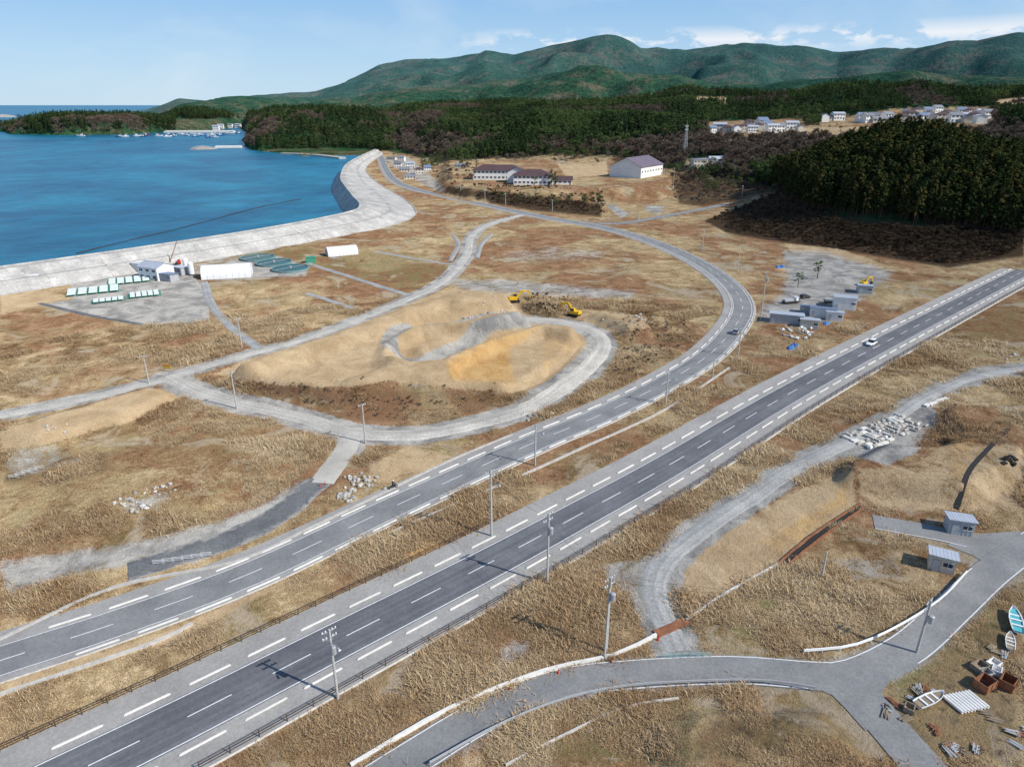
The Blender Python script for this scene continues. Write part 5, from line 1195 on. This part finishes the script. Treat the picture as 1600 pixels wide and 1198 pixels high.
# ------------------------------------------------------------------ dry grass
def tuft(seed,nb,h,sp,bend):
    r_=np.random.default_rng(seed); m_=MB(); wind=r_.random()*6.28
    for i in range(nb):
        a_=wind+r_.normal(0,1.1); p=np.array([r_.normal(0,sp*.5),r_.normal(0,sp*.5),-.05]); l=h*r_.uniform(.45,1.1); d_=np.array([math.cos(a_),math.sin(a_),0]); o_=np.array([-d_[1],d_[0],0])*r_.uniform(.016,.032)
        p1=p+d_*l*bend*.4+np.array([0,0,l*.55]); p2=p+d_*l*bend*r_.uniform(.9,1.4)+np.array([0,0,l*r_.uniform(.6,.95)])
        m_.add([p-o_,p+o_,p1+o_,p1-o_,p2],[(0,1,2,3),(3,2,4)])
    return m_.build('grass_tuft',['straw'])
TU=[tuft(1,38,.60,1.1,.7),tuft(2,40,.45,1.3,1.0),tuft(3,32,.85,.9,.6),tuft(4,40,.35,1.4,1.3)]
NG=190000
th=rng.uniform(math.radians(-47),math.radians(47),NG); d1,d2=48.,240.; u=rng.random(NG); dd=(d1**.75+u*(d2**.75-d1**.75))**(1/.75)
X=dd*np.sin(th);Y=dd*np.cos(th); PX,PY,W=proj(X,Y,0*X)
k=(PX>-40)&(PX<1640)&(PY<1260); X,Y,dd=[q[k] for q in (X,Y,dd)]
dens=fbm(X/7,Y/7,4,201)+.6*(fbm(X/38,Y/38,3,203)-.5)+.12*rng.random(len(X))
k=dens>.54; X,Y,dd,dens=[q[k] for q in (X,Y,dd,dens)]
Z=hfun(X,Y)
g,t,o_,n_,kz,_=zones(X,Y,Z,False)
m=(np.maximum(np.maximum(g,t),o_)<.25+.2*rng.random(len(X)))&(Z>-.8)
for pl,w in ((dec(A,12),8.9),(dec(B,3),5.2),(dec(C),3.0),(dec(C2),3.2),(dec(C3),3.4),(dec(E),3.8),(dec(Fr),4.4),(dec(Gr),3.8),(dec(Hr),2.8),(dec(Dr),3.4),(dec(Dr2),3.0),(dec(SP),4.4)): m&=segdist(X,Y,pl,w+1)>w
m&=segdist(X,Y,dec(off(B,2),3),6)>5.2
m&=np.hypot(X-j1[0],Y-j1[1])>5.5
for cx_,cy_,r_ in CLR:
    if math.hypot(cx_,cy_)<280: m&=((X-cx_)**2+(Y-cy_)**2)>r_*r_
X,Y,Z,dd,dens=[q[m] for q in (X,Y,Z,dd,dens)]
print('tufts',len(X))
sc=(.5+1.1*np.clip(dens-.54,0,.25)/.25)*rng.uniform(.6,1.3,len(X))*(1+.25*sstep(120,240,dd))
protos=[]
for i in range(4):
    o=ob('grass_tuft',TU[i],(float(X[i]),float(Y[i]),float(Z[i])),label='tuft of tall dry straw-coloured grass',category='grass',kind='stuff'); protos.append(o)
gn_scatter('dry_grass',np.stack([X,Y,Z],1),sc,protos,'tall dry straw-coloured grass covering the fields','grass')
tick('grass')
# ------------------------------------------------------------------ SKY / LIGHT / CAMERA
sun_dir=Vector((.895*math.cos(math.radians(40)),-.446*math.cos(math.radians(40)),math.sin(math.radians(40))))
sl=bpy.data.lights.new('sun','SUN'); sl.energy=4.8; sl.angle=math.radians(.5); sl.color=(1.0,.955,.88)
so=bpy.data.objects.new('sun',sl); COL.objects.link(so); so.rotation_euler=sun_dir.to_track_quat('Z','Y').to_euler()
W_=bpy.data.worlds.new('World'); S.world=W_; W_.use_nodes=True; nt=W_.node_tree; nt.nodes.clear()
o=nt.nodes.new('ShaderNodeOutputWorld'); bg=nt.nodes.new('ShaderNodeBackground'); sk=nt.nodes.new('ShaderNodeTexSky'); sk.sky_type='NISHITA'; sk.sun_disc=False
sk.sun_elevation=math.radians(40); sk.sun_rotation=math.atan2(sun_dir.x,sun_dir.y); sk.air_density=1.0; sk.dust_density=.3; sk.ozone_density=2.0
tc=nt.nodes.new('ShaderNodeTexCoord'); sx=nt.nodes.new('ShaderNodeSeparateXYZ'); nt.links.new(tc.outputs['Generated'],sx.inputs[0])
el=sx.outputs[2]
haze=ramp(nt,[(0,(5.6,7.5,9.2)),(.06,(4.5,6.8,9.2)),(.13,(3.0,5.5,8.8)),(.4,(1.6,3.4,6.8)),(1,(.9,2.2,5.2))],el)
tint=mix(nt,1.0,sk.outputs[0],(.9,.98,1.1),'MULTIPLY')
base=mix(nt,ramp(nt,[(0,(.85,.85,.85)),(.25,(.75,.75,.75)),(.6,(.4,.4,.4))],el).outputs[0],tint,haze.outputs[0])
mp=nt.nodes.new('ShaderNodeMapping'); mp.inputs['Scale'].default_value=(1,1,2.2); nt.links.new(tc.outputs['Generated'],mp.inputs[0])
cl=noise(nt,mp.outputs[0],17,6,.6,.2)
band=math_(nt,'SUBTRACT',1,math_(nt,'MULTIPLY',math_(nt,'ABSOLUTE',math_(nt,'SUBTRACT',el,.076)),60),0,True)
cm=math_(nt,'MULTIPLY',ramp(nt,[(.47,(0,0,0)),(.55,(1,1,1))],cl).outputs[0],band,0,True)
cm=math_(nt,'MULTIPLY',cm,math_(nt,'MULTIPLY',math_(nt,'ADD',sx.outputs[0],.10),8,0,True))
wisp=math_(nt,'MULTIPLY',ramp(nt,[(.5,(0,0,0)),(.75,(.3,.3,.3))],noise(nt,mp.outputs[0],4,4,.6,.5)).outputs[0],1)
c=mix(nt,wisp,base,(8,8.8,9.4))
c=mix(nt,math_(nt,'MULTIPLY',cm,.9),c,(9.0,9.2,9.6))
nt.links.new(c,bg.inputs[0]); bg.inputs[1].default_value=.1; nt.links.new(bg.outputs[0],o.inputs[0])
cam=bpy.data.cameras.new('camera'); cam.lens=24.0; cam.sensor_width=36; cam.clip_start=.5; cam.clip_end=150000
co=bpy.data.objects.new('camera',cam); COL.objects.link(co); co.location=(0,0,HC); co.rotation_euler=(math.radians(90)-TH,0,0); S.camera=co
S.view_settings.view_transform='Standard'; S.view_settings.look='None'; S.view_settings.exposure=0
tick('end')
